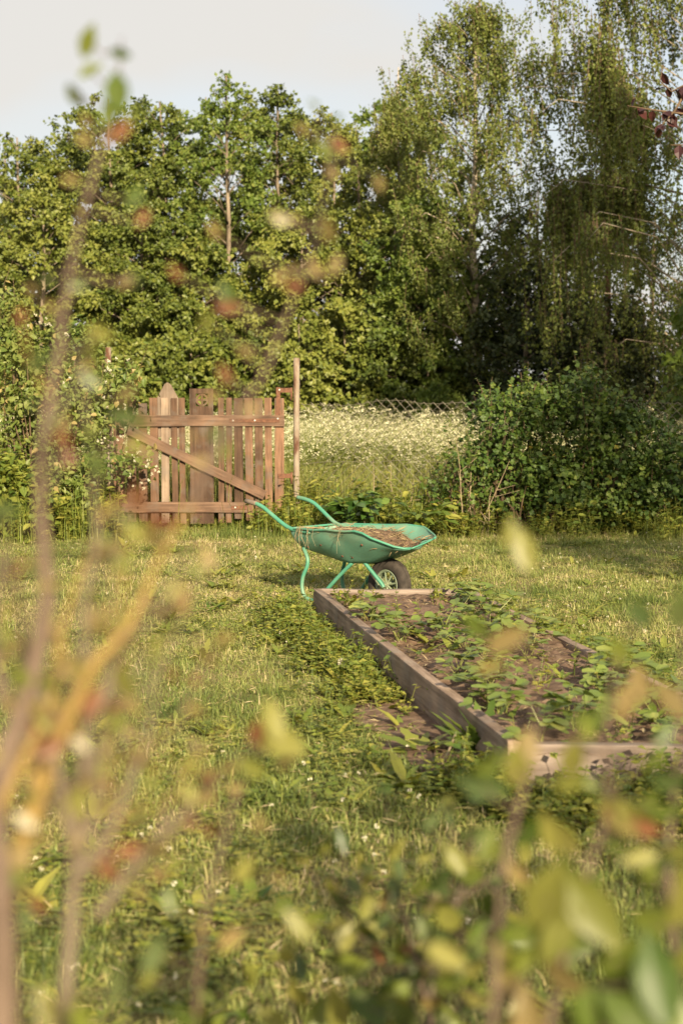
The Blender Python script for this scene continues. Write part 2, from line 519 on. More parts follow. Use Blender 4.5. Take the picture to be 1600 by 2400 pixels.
LEAF_DIAMOND = (np.array([(0, 0, 0), (-.38, .45, .10), (0, 1, -.06), (.38, .45, .10)], float), np.array([(0, 2, 1), (0, 3, 2)]))
LEAF_SLIM = (np.array([(0, 0, 0), (-.16, .45, .05), (0, 1, -.12), (.16, .45, .05)], float), np.array([(0, 2, 1), (0, 3, 2)]))
LEAF_OVATE = fan((0, .48, -.03), [(0, 0, 0), (-.30, .28, .05), (-.27, .66, .07), (0, 1.05, -.10), (.27, .66, .07), (.30, .28, .05)])
_lob = []
for i in range(9):
    a = math.radians(-90 + 20 + i * 40)
    rr = (0.50, 0.36)[i % 2] * (1.12 if i == 4 else 1.0)
    _lob.append((rr * math.cos(a), .42 + rr * math.sin(a), .05 * math.sin(3 * a) - .06 * rr))
LEAF_LOBED = fan((0, .42, .0), _lob)
LEAF_LANCE = (np.array([(0, 0, 0), (-.13, .3, .035), (0, .33, 0), (.13, .3, .035), (-.12, .65, .0), (0, .68, -.03), (.12, .65, .0), (0, 1.05, -.16)], float),
              np.array([(0, 2, 1), (0, 3, 2), (1, 2, 5), (1, 5, 4), (2, 3, 6), (2, 6, 5), (4, 5, 7), (5, 6, 7)]))


def leaf_arrays(P, U, N, S, T, tmpl):
    V0, F0 = tmpl
    P = np.asarray(P, float)
    n, k = len(P), len(V0)
    U = norm(U)
    N = np.asarray(N, float)
    N = norm(N - U * np.sum(N * U, 1, keepdims=True))
    X = np.cross(U, N)
    S = np.broadcast_to(np.asarray(S, float), (n,))
    V = P[:, None, :] + S[:, None, None] * (V0[None, :, 0, None] * X[:, None, :] + V0[None, :, 1, None] * U[:, None, :] + V0[None, :, 2, None] * N[:, None, :])
    Fc = F0[None] + (np.arange(n) * k)[:, None, None]
    return V.reshape(-1, 3), Fc.reshape(-1, 3), np.repeat(np.broadcast_to(np.asarray(T, float), (n,)), k)


def add_leaves(acc, P, U, N, S, T, tmpl, mat=0):
    V, Fc, Tt = leaf_arrays(P, U, N, S, T, tmpl)
    acc.add(V, Fc, Tt, mat)


def stamp(acc, templates, pos, rz, scale, pick, tilt=None, tint_shift=None):
    """copies of small plants (V, F, tint, mat) turned about z, scaled and set down"""
    pos = np.asarray(pos, float)
    for k, (V, Fc, T, Mi) in enumerate(templates):
        sel = np.nonzero(pick == k)[0]
        if not len(sel):
            continue
        c, s = np.cos(rz[sel]), np.sin(rz[sel])
        sc = scale[sel]
        x = (V[None, :, 0] * c[:, None] - V[None, :, 1] * s[:, None]) * sc[:, None]
        y = (V[None, :, 0] * s[:, None] + V[None, :, 1] * c[:, None]) * sc[:, None]
        z = V[None, :, 2] * sc[:, None]
        if tilt is not None:
            x = x + z * tilt[sel, 0][:, None]
            y = y + z * tilt[sel, 1][:, None]
        W = np.stack([x, y, z], 2) + pos[sel][:, None, :]
        n, kk = len(sel), len(V)
        Fa = (Fc[None] + (np.arange(n) * kk)[:, None, None]).reshape(-1, 3)
        sh = np.zeros(n) if tint_shift is None else tint_shift[sel]
        Tt = (np.broadcast_to(T, (n, kk)) + sh[:, None]).reshape(-1)
        acc.V.append(W.reshape(-1, 3))
        acc.F.append(Fa + acc.n)
        acc.T.append(Tt)
        acc.M.append(np.tile(Mi, n))
        acc.n += n * kk


# ------------------------------------------------------------------ ground
def ground_sheet():
    n = 40
    xs = np.concatenate([-np.geomspace(300, 0.5, 30), [0], np.geomspace(0.5, 300, 30)])
    ys = np.concatenate([[-200, -60, -20, -6], np.linspace(-2, 24, 60), np.geomspace(25, 900, 24)])
    X, Y = np.meshgrid(xs, ys)
    Z = (vnoise(X * 1.3 + 50, Y * 1.3 + 50, 3) - 0.5) * 0.03
    V = np.stack([X, Y, Z], 2).reshape(-1, 3)
    w = len(xs)
    Fc = []
    for j in range(len(ys) - 1):
        for i in range(w - 1):
            a = j * w + i
            Fc += [(a, a + 1, a + w + 1), (a, a + w + 1, a + w)]
    o = link("ground", np_mesh("ground", V, Fc, smooth=True), M['ground'])
    tag(o, "flat ground of short grass and dry thatch across the garden", None, None, "structure")


ground_sheet()

# raised bed corners (outer), from the photograph
BED_H = 0.215
BED = [np.array([0.650, 5.87]), np.array([1.78, 5.80]), np.array([0.925, 10.36]), np.array([-0.199, 10.38])]   # near left, near right, far right, far left


def in_bed(x, y, pad=0.0):
    ok = np.ones(np.shape(x), bool)
    for i in range(4):
        a, b = BED[i], BED[(i + 1) % 4]
        e = b - a
        nrm = np.array([-e[1], e[0]]) / np.linalg.norm(e)
        ok &= ((x - a[0]) * nrm[0] + (y - a[1]) * nrm[1]) > -pad
    return ok


def bare(x, y):
    """bare earth beside the bed's long board"""
    a, b = BED[3], BED[0]
    e = b - a
    L = np.linalg.norm(e)
    e = e / L
    t = ((x - a[0]) * e[0] + (y - a[1]) * e[1])
    d = -((x - a[0]) * (-e[1]) + (y - a[1]) * e[0])
    return t, d, L


# ------------------------------------------------------------------ lawn blades
def lawn():
    r = RNG
    acc = Acc()
    bands = [(3.3, 5.0, 9500), (5.0, 7.0, 8000), (7.0, 10.0, 8500), (10.0, 13.0, 5600), (13.0, 17.3, 3600)]
    for y0, y1, dens in bands:
        hw1 = 0.224 * y1 * 1.05 + 0.25
        n = int((y1 - y0) * 2 * hw1 * dens)
        x = r.uniform(-hw1, hw1, n)
        y = r.uniform(y0, y1, n)
        clump = vnoise(x * 9 + 100, y * 9 + 100, 5)
        big = vnoise(x * 1.1 + 30, y * 1.1 + 30, 6) * 0.6 + vnoise(x * 3.1 + 30, y * 3.1 + 30, 9) * 0.4
        worn = np.exp(-((x + 1.2) / 1.0) ** 2 - ((y - 14.9) / 1.5) ** 2) * .9 + np.exp(-((x + .55) / .5) ** 2 - ((y - 11.8) / 1.6) ** 2) * .5
        big = big + .15 * worn
        keep = (r.random(n) < 0.35 + 0.9 * clump - .25 * worn) & ~in_bed(x, y, 0.02)
        t, d, L = bare(x, y)
        soil = (d > -0.02) & (d < 0.24 + 0.16 * vnoise(x * 4, y * 4, 2)) & (t > 2.6) & (t < L - 0.15)
        keep &= ~(soil & (r.random(n) < 0.9))
        x, y, clump, big = x[keep], y[keep], clump[keep], big[keep]
        n = len(x)
        ln = r.gamma(5, 0.0068, n) * (0.55 + 0.9 * clump) * (1.35 - 0.65 * big) * np.where(y > 15.5, 1.5, 1.0)
        ln = np.clip(ln * np.where(vnoise(x * 2.6 + 11, y * 2.6 + 11, 44) > 0.72, 1.75, 1.0), 0.012, 0.16)
        w = r.uniform(0.0016, 0.0036, n) * np.where(y > 9, 1.5, 1.0)
        az = r.uniform(0, 2 * math.pi, n)
        lean = np.clip(r.normal(1.05, 0.35, n), 0.15, 1.7)
        dirx, diry = np.cos(az), np.sin(az)
        z = (vnoise(x * 1.3 + 50, y * 1.3 + 50, 3) - 0.5) * 0.03
        P = np.stack([x, y, z], 1)
        D = np.stack([dirx, diry, 0 * x], 1)
        Sd = np.stack([-diry, dirx, 0 * x], 1)
        up = np.array([0, 0, 1.0])
        mid = P + (D * np.sin(lean * 0.5)[:, None] + up * np.cos(lean * 0.5)[:, None]) * (ln * 0.55)[:, None]
        tip = mid + (D * np.sin(lean * 1.4)[:, None] + up * np.cos(lean * 1.4)[:, None]) * (ln * 0.5)[:, None]
        V = np.stack([P - Sd * w[:, None], P + Sd * w[:, None], mid + Sd * w[:, None] * 0.8, mid - Sd * w[:, None] * 0.8, tip], 1)
        base = np.arange(n)[:, None, None] * 5
        Fc = (np.array([(0, 1, 2), (0, 2, 3), (3, 2, 4)])[None] + base).reshape(-1, 3)
        if y0 >= 7.0:
            V = np.stack([P - Sd * w[:, None], P + Sd * w[:, None], P + (tip - P) * .92], 1)
            Fc = (np.array([(0, 1, 2)])[None] + np.arange(n)[:, None, None] * 3).reshape(-1, 3)
        tuft = vnoise(x * 2.6 + 11, y * 2.6 + 11, 44) > 0.72
        tint = np.clip(0.40 + 0.70 * (big - 0.42) + r.normal(0, 0.15, n) + np.where(r.random(n) < 0.09, 0.5, 0) * r.random(n) - 0.20 * tuft, 0, 1)
        acc.add(V.reshape(-1, 3), Fc, np.repeat(tint, V.shape[1]))
    # straw clippings lying flat
    n = 9000
    y = r.uniform(3.4, 16.5, n)
    x = r.uniform(-1, 1, n) * (0.224 * y + 0.3)
    k = ~in_bed(x, y, 0.03)
    x, y = x[k], y[k]
    n = len(x)
    az = r.uniform(0, 6.28, n)
    ln = r.uniform(0.025, 0.08, n)
    U = np.stack([np.cos(az), np.sin(az), r.normal(0, 0.22, n)], 1)
    N = np.stack([r.normal(0, .3, n), r.normal(0, .3, n), np.ones(n)], 1)
    add_leaves(acc, np.stack([x, y, r.uniform(0.008, 0.045, n)], 1), U, N, ln, r.uniform(0.62, 0.95, n), (LEAF_SLIM[0] * np.array([.28, 1, .4]), LEAF_SLIM[1]))
    o = acc.build("grass", M['grass'])
    tag(o, "short mown yellow-green lawn grass with dry clippings around the bed", "grass", None, "stuff")


lawn()


def weeds_in_lawn():
    """clover, plantain and dandelion rosettes between the blades, thick along the bed's long side"""
    r = np.random.default_rng(21)
    tm = []
    # clover: trifoliate leaves on short stalks
    for k in range(4):
        a = Acc()
        for i in range(9):
            az, rad, h = r.uniform(0, 6.28), r.uniform(0, 0.07), r.uniform(0.02, 0.06)
            c = np.array([rad * math.cos(az), rad * math.sin(az), h])
            for j in range(3):
                b = az + j * 2.09
                add_leaves(a, [c], [[math.cos(b), math.sin(b), .1]], [[r.normal(0, .25), r.normal(0, .25), 1]], r.uniform(0.014, 0.022), r.uniform(.3, .9), (LEAF_DIAMOND[0] * np.array([1.2, 1, 1]), LEAF_DIAMOND[1]))
        tm.append(a.arrays())
    # rosette of longer leaves
    for k in range(4):
        a = Acc()
        nl = 8
        az = np.arange(nl) * 2.4 + r.uniform(0, 6)
        el = r.uniform(0.2, 0.8, nl)
        U = np.stack([np.cos(az) * np.cos(el), np.sin(az) * np.cos(el), np.sin(el)], 1)
        N = np.stack([-np.cos(az) * np.sin(el), -np.sin(az) * np.sin(el), np.cos(el)], 1)
        add_leaves(a, np.zeros((nl, 3)), U, N, r.uniform(0.06, 0.13, nl), r.uniform(.3, .9, nl), LEAF_LANCE)
        tm.append(a.arrays())
    # upright leafy stems
    for k in range(4):
        a = Acc()
        for s in range(4):
            b = r.uniform(0, 6.28)
            base = np.array([r.normal(0, .03), r.normal(0, .03), 0])
            h = r.uniform(.07, .16)
            top = base + np.array([.4 * h * math.cos(b), .4 * h * math.sin(b), h])
            a.tube([base, top], [.0015, .001], 3, .4)
            nl = 9
            t = r.uniform(.15, 1, nl)
            az = r.uniform(0, 6.28, nl)
            U = np.stack([np.cos(az), np.sin(az), r.uniform(-.2, .6, nl)], 1)
            N = np.stack([r.normal(0, .3, nl), r.normal(0, .3, nl), np.ones(nl)], 1)
            add_leaves(a, base + (top - base) * t[:, None], U, N, r.uniform(.018, .036, nl), r.uniform(.2, 1, nl), LEAF_DIAMOND)
        tm.append(a.arrays())
    acc = Acc()
    P, K = [], []
    n = 2600
    y = 3.3 + 13.6 * r.random(n) ** 1.0
    x = r.uniform(-1, 1, n) * (0.224 * y + 0.3)
    k = (vnoise(x * 1.9 + 7, y * 1.9 + 7, 12) > 0.56) & ~in_bed(x, y, 0.06)
    tb, db, Lb = bare(x, y)
    k &= ~((tb > 2.5) & (tb < Lb - .15) & (db > -.1) & (db < .42))
    P.append(np.stack([x, y, 0 * x], 1)[k])
    K.append(r.choice([0, 1, 2, 3, 4, 5, 6, 7], k.sum(), p=[.19, .19, .19, .19, .06, .06, .06, .06]))
    # strip beside the long board
    a, b = BED[3], BED[0]
    e = (b - a) / np.linalg.norm(b - a)
    out = np.array([e[1], -e[0]])
    if out[0] > 0:
        out = -out
    L = np.linalg.norm(b - a)
    n = 700
    t = r.uniform(-0.1, 1.04, n)
    d = np.abs(r.normal(0, 0.17, n)) + 0.03
    gap = (t * L > 2.9) & (t * L < L - 0.25) & (d < 0.36)
    k = ~(gap & (r.random(n) < 0.95)) & (d < 0.6)
    p2 = a + e * (t * L)[:, None] + out * d[:, None]
    P.append(np.concatenate([p2, np.zeros((n, 1))], 1)[k])
    K.append(r.integers(0, 12, k.sum()))
    # in front of the near board and the far and right sides
    n = 420
    x = r.uniform(.55, 1.75, n)
    y = 5.80 - np.abs(r.normal(0, .18, n)) - .03
    P.append(np.stack([x, y, 0 * x], 1))
    K.append(r.integers(2, 12, n))
    n = 500
    t = r.random(n)
    p3 = BED[1] + (BED[2] - BED[1]) * t[:, None] + np.stack([np.abs(r.normal(0, .12, n)) + .04, 0 * t], 1)
    P.append(np.concatenate([p3, np.zeros((n, 1))], 1))
    K.append(r.integers(0, 12, n))
    n = 65
    tq, sq = r.uniform(.03, .97, n), r.uniform(.08, .93, n)
    pb = (BED[0] + (BED[3] - BED[0]) * tq[:, None]) * (1 - sq[:, None]) + (BED[1] + (BED[2] - BED[1]) * tq[:, None]) * sq[:, None]
    P.append(np.concatenate([pb, np.full((n, 1), .165)], 1))
    K.append(r.integers(0, 12, n))
    P, K = np.concatenate(P), np.concatenate(K)
    n = len(P)
    stamp(acc, tm, P, r.uniform(0, 6.28, n), r.uniform(.75, 1.5, n), K, None, r.normal(.08, .15, n))
    o = acc.build("weeds", M['weed'])
    tag(o, "low clover and rosette weeds growing through the lawn and along the bed", "weeds", None, "stuff")


weeds_in_lawn()


def clover_flowers():
    r = np.random.default_rng(5)
    acc = Acc()
    n = 150
    y = np.concatenate([r.uniform(3.7, 6.5, 70), r.uniform(8, 16, 80)])
    x = r.uniform(-1, 1, n) * (0.224 * y)
    x[110:] = np.abs(x[110:]) * .5 + .12 * y[110:]
    k = ~in_bed(x, y, .05)
    for px, py in zip(x[k], y[k]):
        h = r.uniform(.035, .075)
        nn = 9
        d = norm(r.normal(0, 1, (nn, 3)) + np.array([0, 0, .6]))
        add_leaves(acc, np.array([px, py, h]) + d * .002, d, r.normal(0, 1, (nn, 3)), .009, r.random(nn), (LEAF_DIAMOND[0] * np.array([1.4, 1, 1]), LEAF_DIAMOND[1]))
    o = acc.build("clover_blossom", M['clover_flower'])
    tag(o, "tiny white clover heads dotted over the lawn", "flowers", None, "stuff")


clover_flowers()

# ------------------------------------------------------------------ raised bed
def raised_bed():
    cx = sum(p[0] for p in BED) / 4
    cy = sum(p[1] for p in BED) / 4
    root = thing("raised_bed", "long weathered timber raised bed of dark soil planted with strawberries", "raised bed", (cx, cy, 0))
    th = 0.055

    def plank(a, b, z0, z1, inset, mats, ext=0.0, seed=0, shift=0.0):
        a, b = np.array(a), np.array(b)
        d = b - a
        L = np.linalg.norm(d) + ext * 2
        e = d / np.linalg.norm(d)
        nrm = np.array([-e[1], e[0]])          # towards the inside (corners run anticlockwise)
        c = (a + b) / 2 + nrm * (inset + shift)
        along_y = mats is M['wood_bed']
        size = (2 * inset, L, z1 - z0) if along_y else (L, 2 * inset, z1 - z0)
        me = board_mesh("board", size, 0.006, 0.0035, seed)
        ang = math.atan2(e[1], e[0]) - (math.pi / 2 if along_y else 0)
        return link("board", me, mats, root, (c[0] - cx, c[1] - cy, (z0 + z1) / 2), (0, 0, ang))
    nl, nr, fr, fl = BED
    plank(fl, nl, 0.072, BED_H, th / 2, M['wood_bed'], -0.002, 1)            # long board, upper
    plank(fl, nl, -0.08, 0.066, th / 2, M['wood_bed'], -0.002, 2, 0.006)     # long board, lower
    plank(nl, nr, 0.055, BED_H - 0.012, th / 2, M['wood_bed_x'], -0.06, 3)   # near end
    plank(nl, nr, -0.08, 0.049, th / 2, M['wood_bed_x'], -0.06, 4, 0.004)
    plank(nr, fr, 0.06, BED_H - 0.02, th / 2, M['wood_bed'], 0.0, 5)
    plank(nr, fr, -0.08, 0.054, th / 2, M['wood_bed'], 0.0, 6, 0.004)
    plank(fr, fl, 0.055, BED_H + 0.004, th / 2, M['wood_bed_x'], -0.06, 7)   # far end
    plank(fr, fl, -0.08, 0.049, th / 2, M['wood_bed_x'], -0.06, 8, 0.004)
    # soil
    n, k = 90, 26
    V = []
    for j in range(n + 1):
        t = j / n
        l = nl + (fl - nl) * t
        rr = nr + (fr - nr) * t
        for i in range(k + 1):
            s = 0.03 + 0.94 * i / k
            p = l + (rr - l) * s
            V.append((p[0], p[1], 0))
    V = np.array(V)
    m_end = np.abs(np.linspace(-1, 1, n + 1)).repeat(k + 1)
    V[:, 2] = 0.125 + 0.05 * vnoise(V[:, 0] * 3, V[:, 1] * 3, 1) + 0.035 * vnoise(V[:, 0] * 14, V[:, 1] * 14, 2) + 0.02 * vnoise(V[:, 0] * 40, V[:, 1] * 40, 4)
    V[:, 2] -= 0.02 * (m_end > 0.985)
    V[:, 0] -= cx
    V[:, 1] -= cy
    Fc = []
    for j in range(n):
        for i in range(k):
            a = j * (k + 1) + i
            Fc += [(a, a + 1, a + k + 2), (a, a + k + 2, a + k + 1)]
    keep = [f for f in Fc]
    link("soil", np_mesh("soil", V, keep, smooth=True), M['soil'], root)
    # loose straw and crumbs on the soil
    r = np.random.default_rng(3)
    acc = Acc()
    q = 2600
    s, t = r.uniform(.06, .94, q), r.uniform(.03, .98, q)
    l = nl + (fl - nl) * t[:, None]
    rr = nr + (fr - nr) * t[:, None]
    p = l + (rr - l) * s[:, None]
    az = r.uniform(0, 6.28, q)
    U = np.stack([np.cos(az), np.sin(az), r.normal(0, .25, q)], 1)
    P = np.concatenate([p - np.array([cx, cy]), r.uniform(.165, .20, (q, 1))], 1)
    add_leaves(acc, P, U, np.tile([0, 0.1, 1.0], (q, 1)), r.uniform(.02, .07, q), r.random(q), (LEAF_SLIM[0] * np.array([.6, 1, .3]), LEAF_SLIM[1]))
    o = acc.build("mulch", M['hay'], root)
    o["kind"] = "stuff"
    return root


raised_bed()


# bare earth patch beside the long board
def earth_patch():
    a, b = BED[3], BED[0]
    e = (b - a) / np.linalg.norm(b - a)
    out = np.array([e[1], -e[0]])
    if out[0] > 0:
        out = -out
    V, Fc = [], []
    n, k = 30, 8
    for j in range(n + 1):
        t = 2.3 + (4.62 - 2.3) * j / n
        w = 0.34 * math.sin(math.pi * (j + 0.4) / (n + 0.8)) ** 0.5 * (0.75 + 0.4 * float(vnoise(np.array([j * .4]), np.array([3.]), 8)[0]))
        for i in range(k + 1):
            p = a + e * t + out * (-0.01 + w * i / k)
            z = 0.024 + 0.02 * float(vnoise(np.array([p[0] * 12]), np.array([p[1] * 12]), 5)[0]) - 0.03 * (i / k) ** 3
            V.append((p[0], p[1], z))
    for j in range(n):
        for i in range(k):
            q = j * (k + 1) + i
            Fc += [(q, q + 1, q + k + 2), (q, q + k + 2, q + k + 1)]
    o = link("bare_earth", np_mesh("bare_earth", V, Fc, smooth=True), M['soil'])
    tag(o, "strip of bare brown earth beside the long bed board", "earth", None, "structure")


earth_patch()


# strawberry plants
def strawberry_leaf(seed, spread):
    r = np.random.default_rng(seed)
    a = Acc()
    h = r.uniform(0.10, 0.17)
    out = spread
    pts = [(0, 0, 0), (out * .35, 0, h * .6), (out, 0, h)]
    a.tube(pts, [.0022, .0018, .0014], 3, .75)
    tip = np.array(pts[-1])
    ring = []
    nseg = 13
    for i in range(nseg):
        t = i / (nseg - 1)
        ang = math.pi * (t * 2 - 1)
        wv = math.sin(math.pi * t)
        x = .42 * math.sin(ang) * (1.0 if i % 2 else 0.88)
        y = .5 - .5 * math.cos(ang) * (-1) * -1
        y = .52 + .52 * math.cos(ang + math.pi) * (-1)
        ring.append((x * (0.75 + 0.35 * y), y * (1.0 if i % 2 else 0.95), .16 * abs(x) - .12 * y * y))
    tm = fan((0, .5, -.05), ring[:-1])
    for j, b in enumerate((-1.25, 0, 1.25)):
        b += r.normal(0, .1)
        el = r.uniform(-.15, .35)
        U = np.array([[math.cos(b) * math.cos(el), math.sin(b) * math.cos(el), math.sin(el)]])
        N = np.array([[-.35 * math.cos(b) + r.normal(0, .2), -.3 * math.sin(b) + r.normal(0, .2), 1.0]])
        add_leaves(a, tip[None], U, N, r.uniform(.055, .075), r.uniform(.25, .7), tm)
    return a.mesh("leaf")


def strawberries():
    meshes = [strawberry_leaf(k, s) for k, s in enumerate((.03, .05, .08, .10, .12, .06, .09))]
    for me in meshes:
        me.materials.append(M['straw_leaf'])
    r = np.random.default_rng(77)
    nl, nr, fr, fl = BED
    spots = []
    rows = [0.17, 0.40, 0.63, 0.86]
    for j in range(18):
        for i, s in enumerate(rows):
            t = (j + .5 + (0.5 if i % 2 else 0)) / 18.5 + r.normal(0, .010)
            ss = s + r.normal(0, .035)
            if not 0.03 < t < .97:
                continue
            p = (nl + (fl - nl) * t) * (1 - ss) + (nr + (fr - nr) * t) * ss
            w = np.array([p[0], p[1], .2])
            d = w - np.array([0, 0, CAM_H])
            z = d @ FWD
            u, v = 800 + F_PX * d[0] / z, 1200 - F_PX * (d @ UPV) / z
            # openings of bare soil that the photograph shows
            if (abs(u - 960) < 95 and abs(v - 1535) < 42) or (abs(u - 985) < 75 and abs(v - 1440) < 26) or (abs(u - 1310) < 85 and abs(v - 1585) < 50) or (u < 1000 and v < 1428) or (1255 < u < 1420 and 1470 < v < 1600) :
                continue
            spots.append((p, u, v, i))
    nth = "first second third fourth fifth sixth seventh eighth ninth tenth eleventh twelfth thirteenth fourteenth fifteenth sixteenth seventeenth eighteenth".split()
    row_name = ["along the long shaded board", "second from the long shaded board", "third from the long shaded board", "beside the bed's far long board"]
    count = [0, 0, 0, 0]
    for k, (p, u, v, row) in enumerate(spots):
        root = thing("strawberry_plant", "%s strawberry plant from the near end in the row %s" % (nth[count[row]], row_name[row]), "strawberry plant", (p[0], p[1], .15), r.uniform(0, 6.28), "strawberry plants in the raised bed")
        count[row] += 1
        nleaf = r.integers(5, 13)
        sc = r.uniform(.7, 1.15)
        for q in range(nleaf):
            o = link("leaf", meshes[r.integers(len(meshes))], None, root, (r.normal(0, .015), r.normal(0, .015), 0), (r.normal(0, .12), r.normal(0, .15), q * 2.4 + r.normal(0, .3)))
            f = sc * r.uniform(.75, 1.15)
            o.scale = (f, f, f * r.uniform(.8, 1.1))


strawberries()


# ------------------------------------------------------------------ wheelbarrow
def wheelbarrow():
    AL = math.radians(44)
    root = thing("wheelbarrow", "green steel wheelbarrow with hay in its tray standing on the lawn", "wheelbarrow", (0.325, 10.97, 0), -AL)

    # pressed steel tray: cross sections along the length; (x, half width rim, z rim, half width floor, z floor)
    secs = [(-0.730, 0.235, 0.540, 0.200, 0.500), (-0.715, 0.245, 0.542, 0.180, 0.430), (-0.690, 0.255, 0.545, 0.165, 0.395), (-0.60, 0.270, 0.549, 0.165, 0.378), (-0.45, 0.290, 0.556, 0.165, 0.352),
            (-0.30, 0.308, 0.563, 0.165, 0.330), (-0.20, 0.318, 0.567, 0.160, 0.320), (-0.10, 0.326, 0.571, 0.155, 0.324), (0.0, 0.330, 0.574, 0.150, 0.352), (0.07, 0.326, 0.568, 0.147, 0.380),
            (0.13, 0.300, 0.545, 0.142, 0.404), (0.20, 0.260, 0.520, 0.138, 0.434), (0.27, 0.212, 0.503, 0.130, 0.462), (0.32, 0.165, 0.495, 0.115, 0.482), (0.345, 0.120, 0.492, 0.09, 0.488)]
    K = 9
    def loop(s, off):
        x, wr, zr, wf, zf = s
        pts = []
        for k in range(K + 1):              # near rim -> floor
            t = k / K
            y = -(wr + (wf - wr) * t)
            z = zr + (zf - zr) * t
            bulge = 0.022 * math.sin(math.pi * t)
            pts.append((x, y - bulge + off * 0.9, z - bulge * 0.3 + off * 0.4))
        fl = 5
        for k in range(1, fl):
            t = k / fl
            pts.append((x, -wf + 2 * wf * t, zf - 0.012 * math.sin(math.pi * t) + off))
        for k in range(K + 1):
            t = 1 - k / K
            y = (wr + (wf - wr) * t)
            z = zr + (zf - zr) * t
            bulge = 0.022 * math.sin(math.pi * t)
            pts.append((x, y + bulge - off * 0.9, z - bulge * 0.3 + off * 0.4))
        return pts
    V, Fc = [], []
    for off in (0.0, 0.0035):
        base = len(V)
        L = None
        for s in secs:
            pp = loop(s, off)
            L = len(pp)
            V += pp
        for i in range(len(secs) - 1):
            for k in range(L - 1):
                a = base + i * L + k
                q = [(a, a + 1, a + L + 1), (a, a + L + 1, a + L)]
                Fc += q if off == 0 else [f[::-1] for f in q]
        # rear wall closing the first section
        c = len(V)
        V.append((secs[0][0] - .002 + off, 0, 0.52))
        for k in range(L - 1):
            t = (c, base + k + 1, base + k)
            Fc.append(t if off == 0 else t[::-1])
        c2 = len(V)
        V.append((secs[-1][0] + .008, 0, 0.490 + off * .5))
        for k in range(L - 1):
            t = (c2, base + (len(secs) - 1) * L + k, base + (len(secs) - 1) * L + k + 1)
            Fc.append(t if off == 0 else t[::-1])
    V = np.array(V)
    # dents
    V[:, 1] += 0.008 * np.sin(V[:, 0] * 17 + V[:, 2] * 9) * (V[:, 2] < 0.53)
    V[:, 2] += 0.004 * np.sin(V[:, 0] * 23 + V[:, 1] * 14)
    V[:, 2] -= np.clip(V[:, 0] - .08, 0, .2) * .13 * np.sign(-V[:, 1]) * (np.abs(V[:, 1]) > .02)
    tray = link("tray", np_mesh("tray", V, Fc, smooth=True), M['paint'], root)
    # rolled rim
    acc = Acc()
    for sgn in (-1, 1):
        pts = [(s[0], sgn * (s[1] + .004), s[2] + 0.004 * math.sin(s[0] * 23 + sgn * s[1] * 14) + min(max(s[0] - .08, 0), .2) * .13 * sgn) for s in secs]
        acc.tube(pts, 0.0085, 7)
    acc.tube([(-0.734, y, 0.545) for y in np.linspace(-.235, .235, 7)], 0.0085, 7)
    acc.tube([(0.347 + .008 * math.cos(y * 12), y, 0.491 + .026 * y / .12) for y in np.linspace(-.12, .12, 7)], 0.006, 7)
    acc.build("rolled_rim", M['paint_tube'], tray, True)

    # handles and grips
    def smooth_path(pts, n=5):
        pts = [Vector(p) for p in pts]
        out = []
        for i in range(len(pts) - 1):
            p0 = pts[max(i - 1, 0)]
            p1, p2 = pts[i], pts[i + 1]
            p3 = pts[min(i + 2, len(pts) - 1)]
            for k in range(n):
                t = k / n
                out.append(0.5 * ((2 * p1) + (-p0 + p2) * t + (2 * p0 - 5 * p1 + 4 * p2 - p3) * t * t + (-p0 + 3 * p1 - 3 * p2 + p3) * t ** 3))
        out.append(pts[-1])
        return [tuple(p) for p in out]
    for sgn in (-1, 1):
        a = Acc()
        hp = smooth_path([(-1.195, sgn * .272, .726), (-1.10, sgn * .272, .714), (-1.015, sgn * .272, .690), (-0.93, sgn * .268, .644), (-0.82, sgn * .258, .580), (-0.745, sgn * .250, .546), (-0.66, sgn * .250, .533), (-0.50, sgn * .270, .530)])
        a.tube(hp, 0.0155, 10)
        h = a.build("handle", M['paint_tube'], root, True)
        g = Acc()
        g.tube([(-1.204, sgn * .272, .727), (-1.20, sgn * .272, .7265), (-1.09, sgn * .272, .7125), (-1.085, sgn * .272, .712)], [.012, .0185, .0185, .0165], 10)
        if sgn < 0:
            g.build("grip", M['grip'], h, True)
        # bowed leg with its skid and the strut back up to the tray
        a = Acc()
        lp = smooth_path([(-0.665, sgn * .185, .400), (-0.615, sgn * .195, .330), (-0.612, sgn * .20, .270), (-0.645, sgn * .21, .190), (-0.652, sgn * .215, .11), (-0.625, sgn * .215, .045), (-0.56, sgn * .213, .020), (-0.485, sgn * .21, .030), (-0.42, sgn * .205, .095), (-0.32, sgn * .185, .200), (-0.19, sgn * .15, .330)])
        a.tube(lp, 0.0145, 9)
        a.build("leg", M['paint_tube'], root, True)
        # strut from the tray to the axle
        a = Acc()
        a.tube(smooth_path([(-0.10, sgn * .13, .335), (-0.02, sgn * .105, .245), (0.03, sgn * .085, .185), (0.045, sgn * .08, .158)]), 0.0145, 9)
        a.build("fork", M['paint_tube'], root, True)
    a = Acc()
    a.tube([(-0.55, -.212, .021), (-0.55, .212, .021)], 0.011, 8)
    a.build("crossbar", M['paint_tube'], root, True)

    for bx_, by_, bz_ in ((-.60, -.205, .415), (-.235, -.20, .375), (-.15, -.195, .372), (-.42, -.235, .445), (.02, -.255, .48)):
        wr = float(np.interp(bx_, [q[0] for q in secs], [q[1] for q in secs]))
        wf = float(np.interp(bx_, [q[0] for q in secs], [q[3] for q in secs]))
        zr = float(np.interp(bx_, [q[0] for q in secs], [q[2] for q in secs]))
        zf = float(np.interp(bx_, [q[0] for q in secs], [q[4] for q in secs]))
        tq = (zr - bz_) / (zr - zf)
        yy = -(wr + (wf - wr) * tq) - .022 * math.sin(math.pi * tq) + .008 * math.sin(bx_ * 17 + bz_ * 9)
        a = Acc()
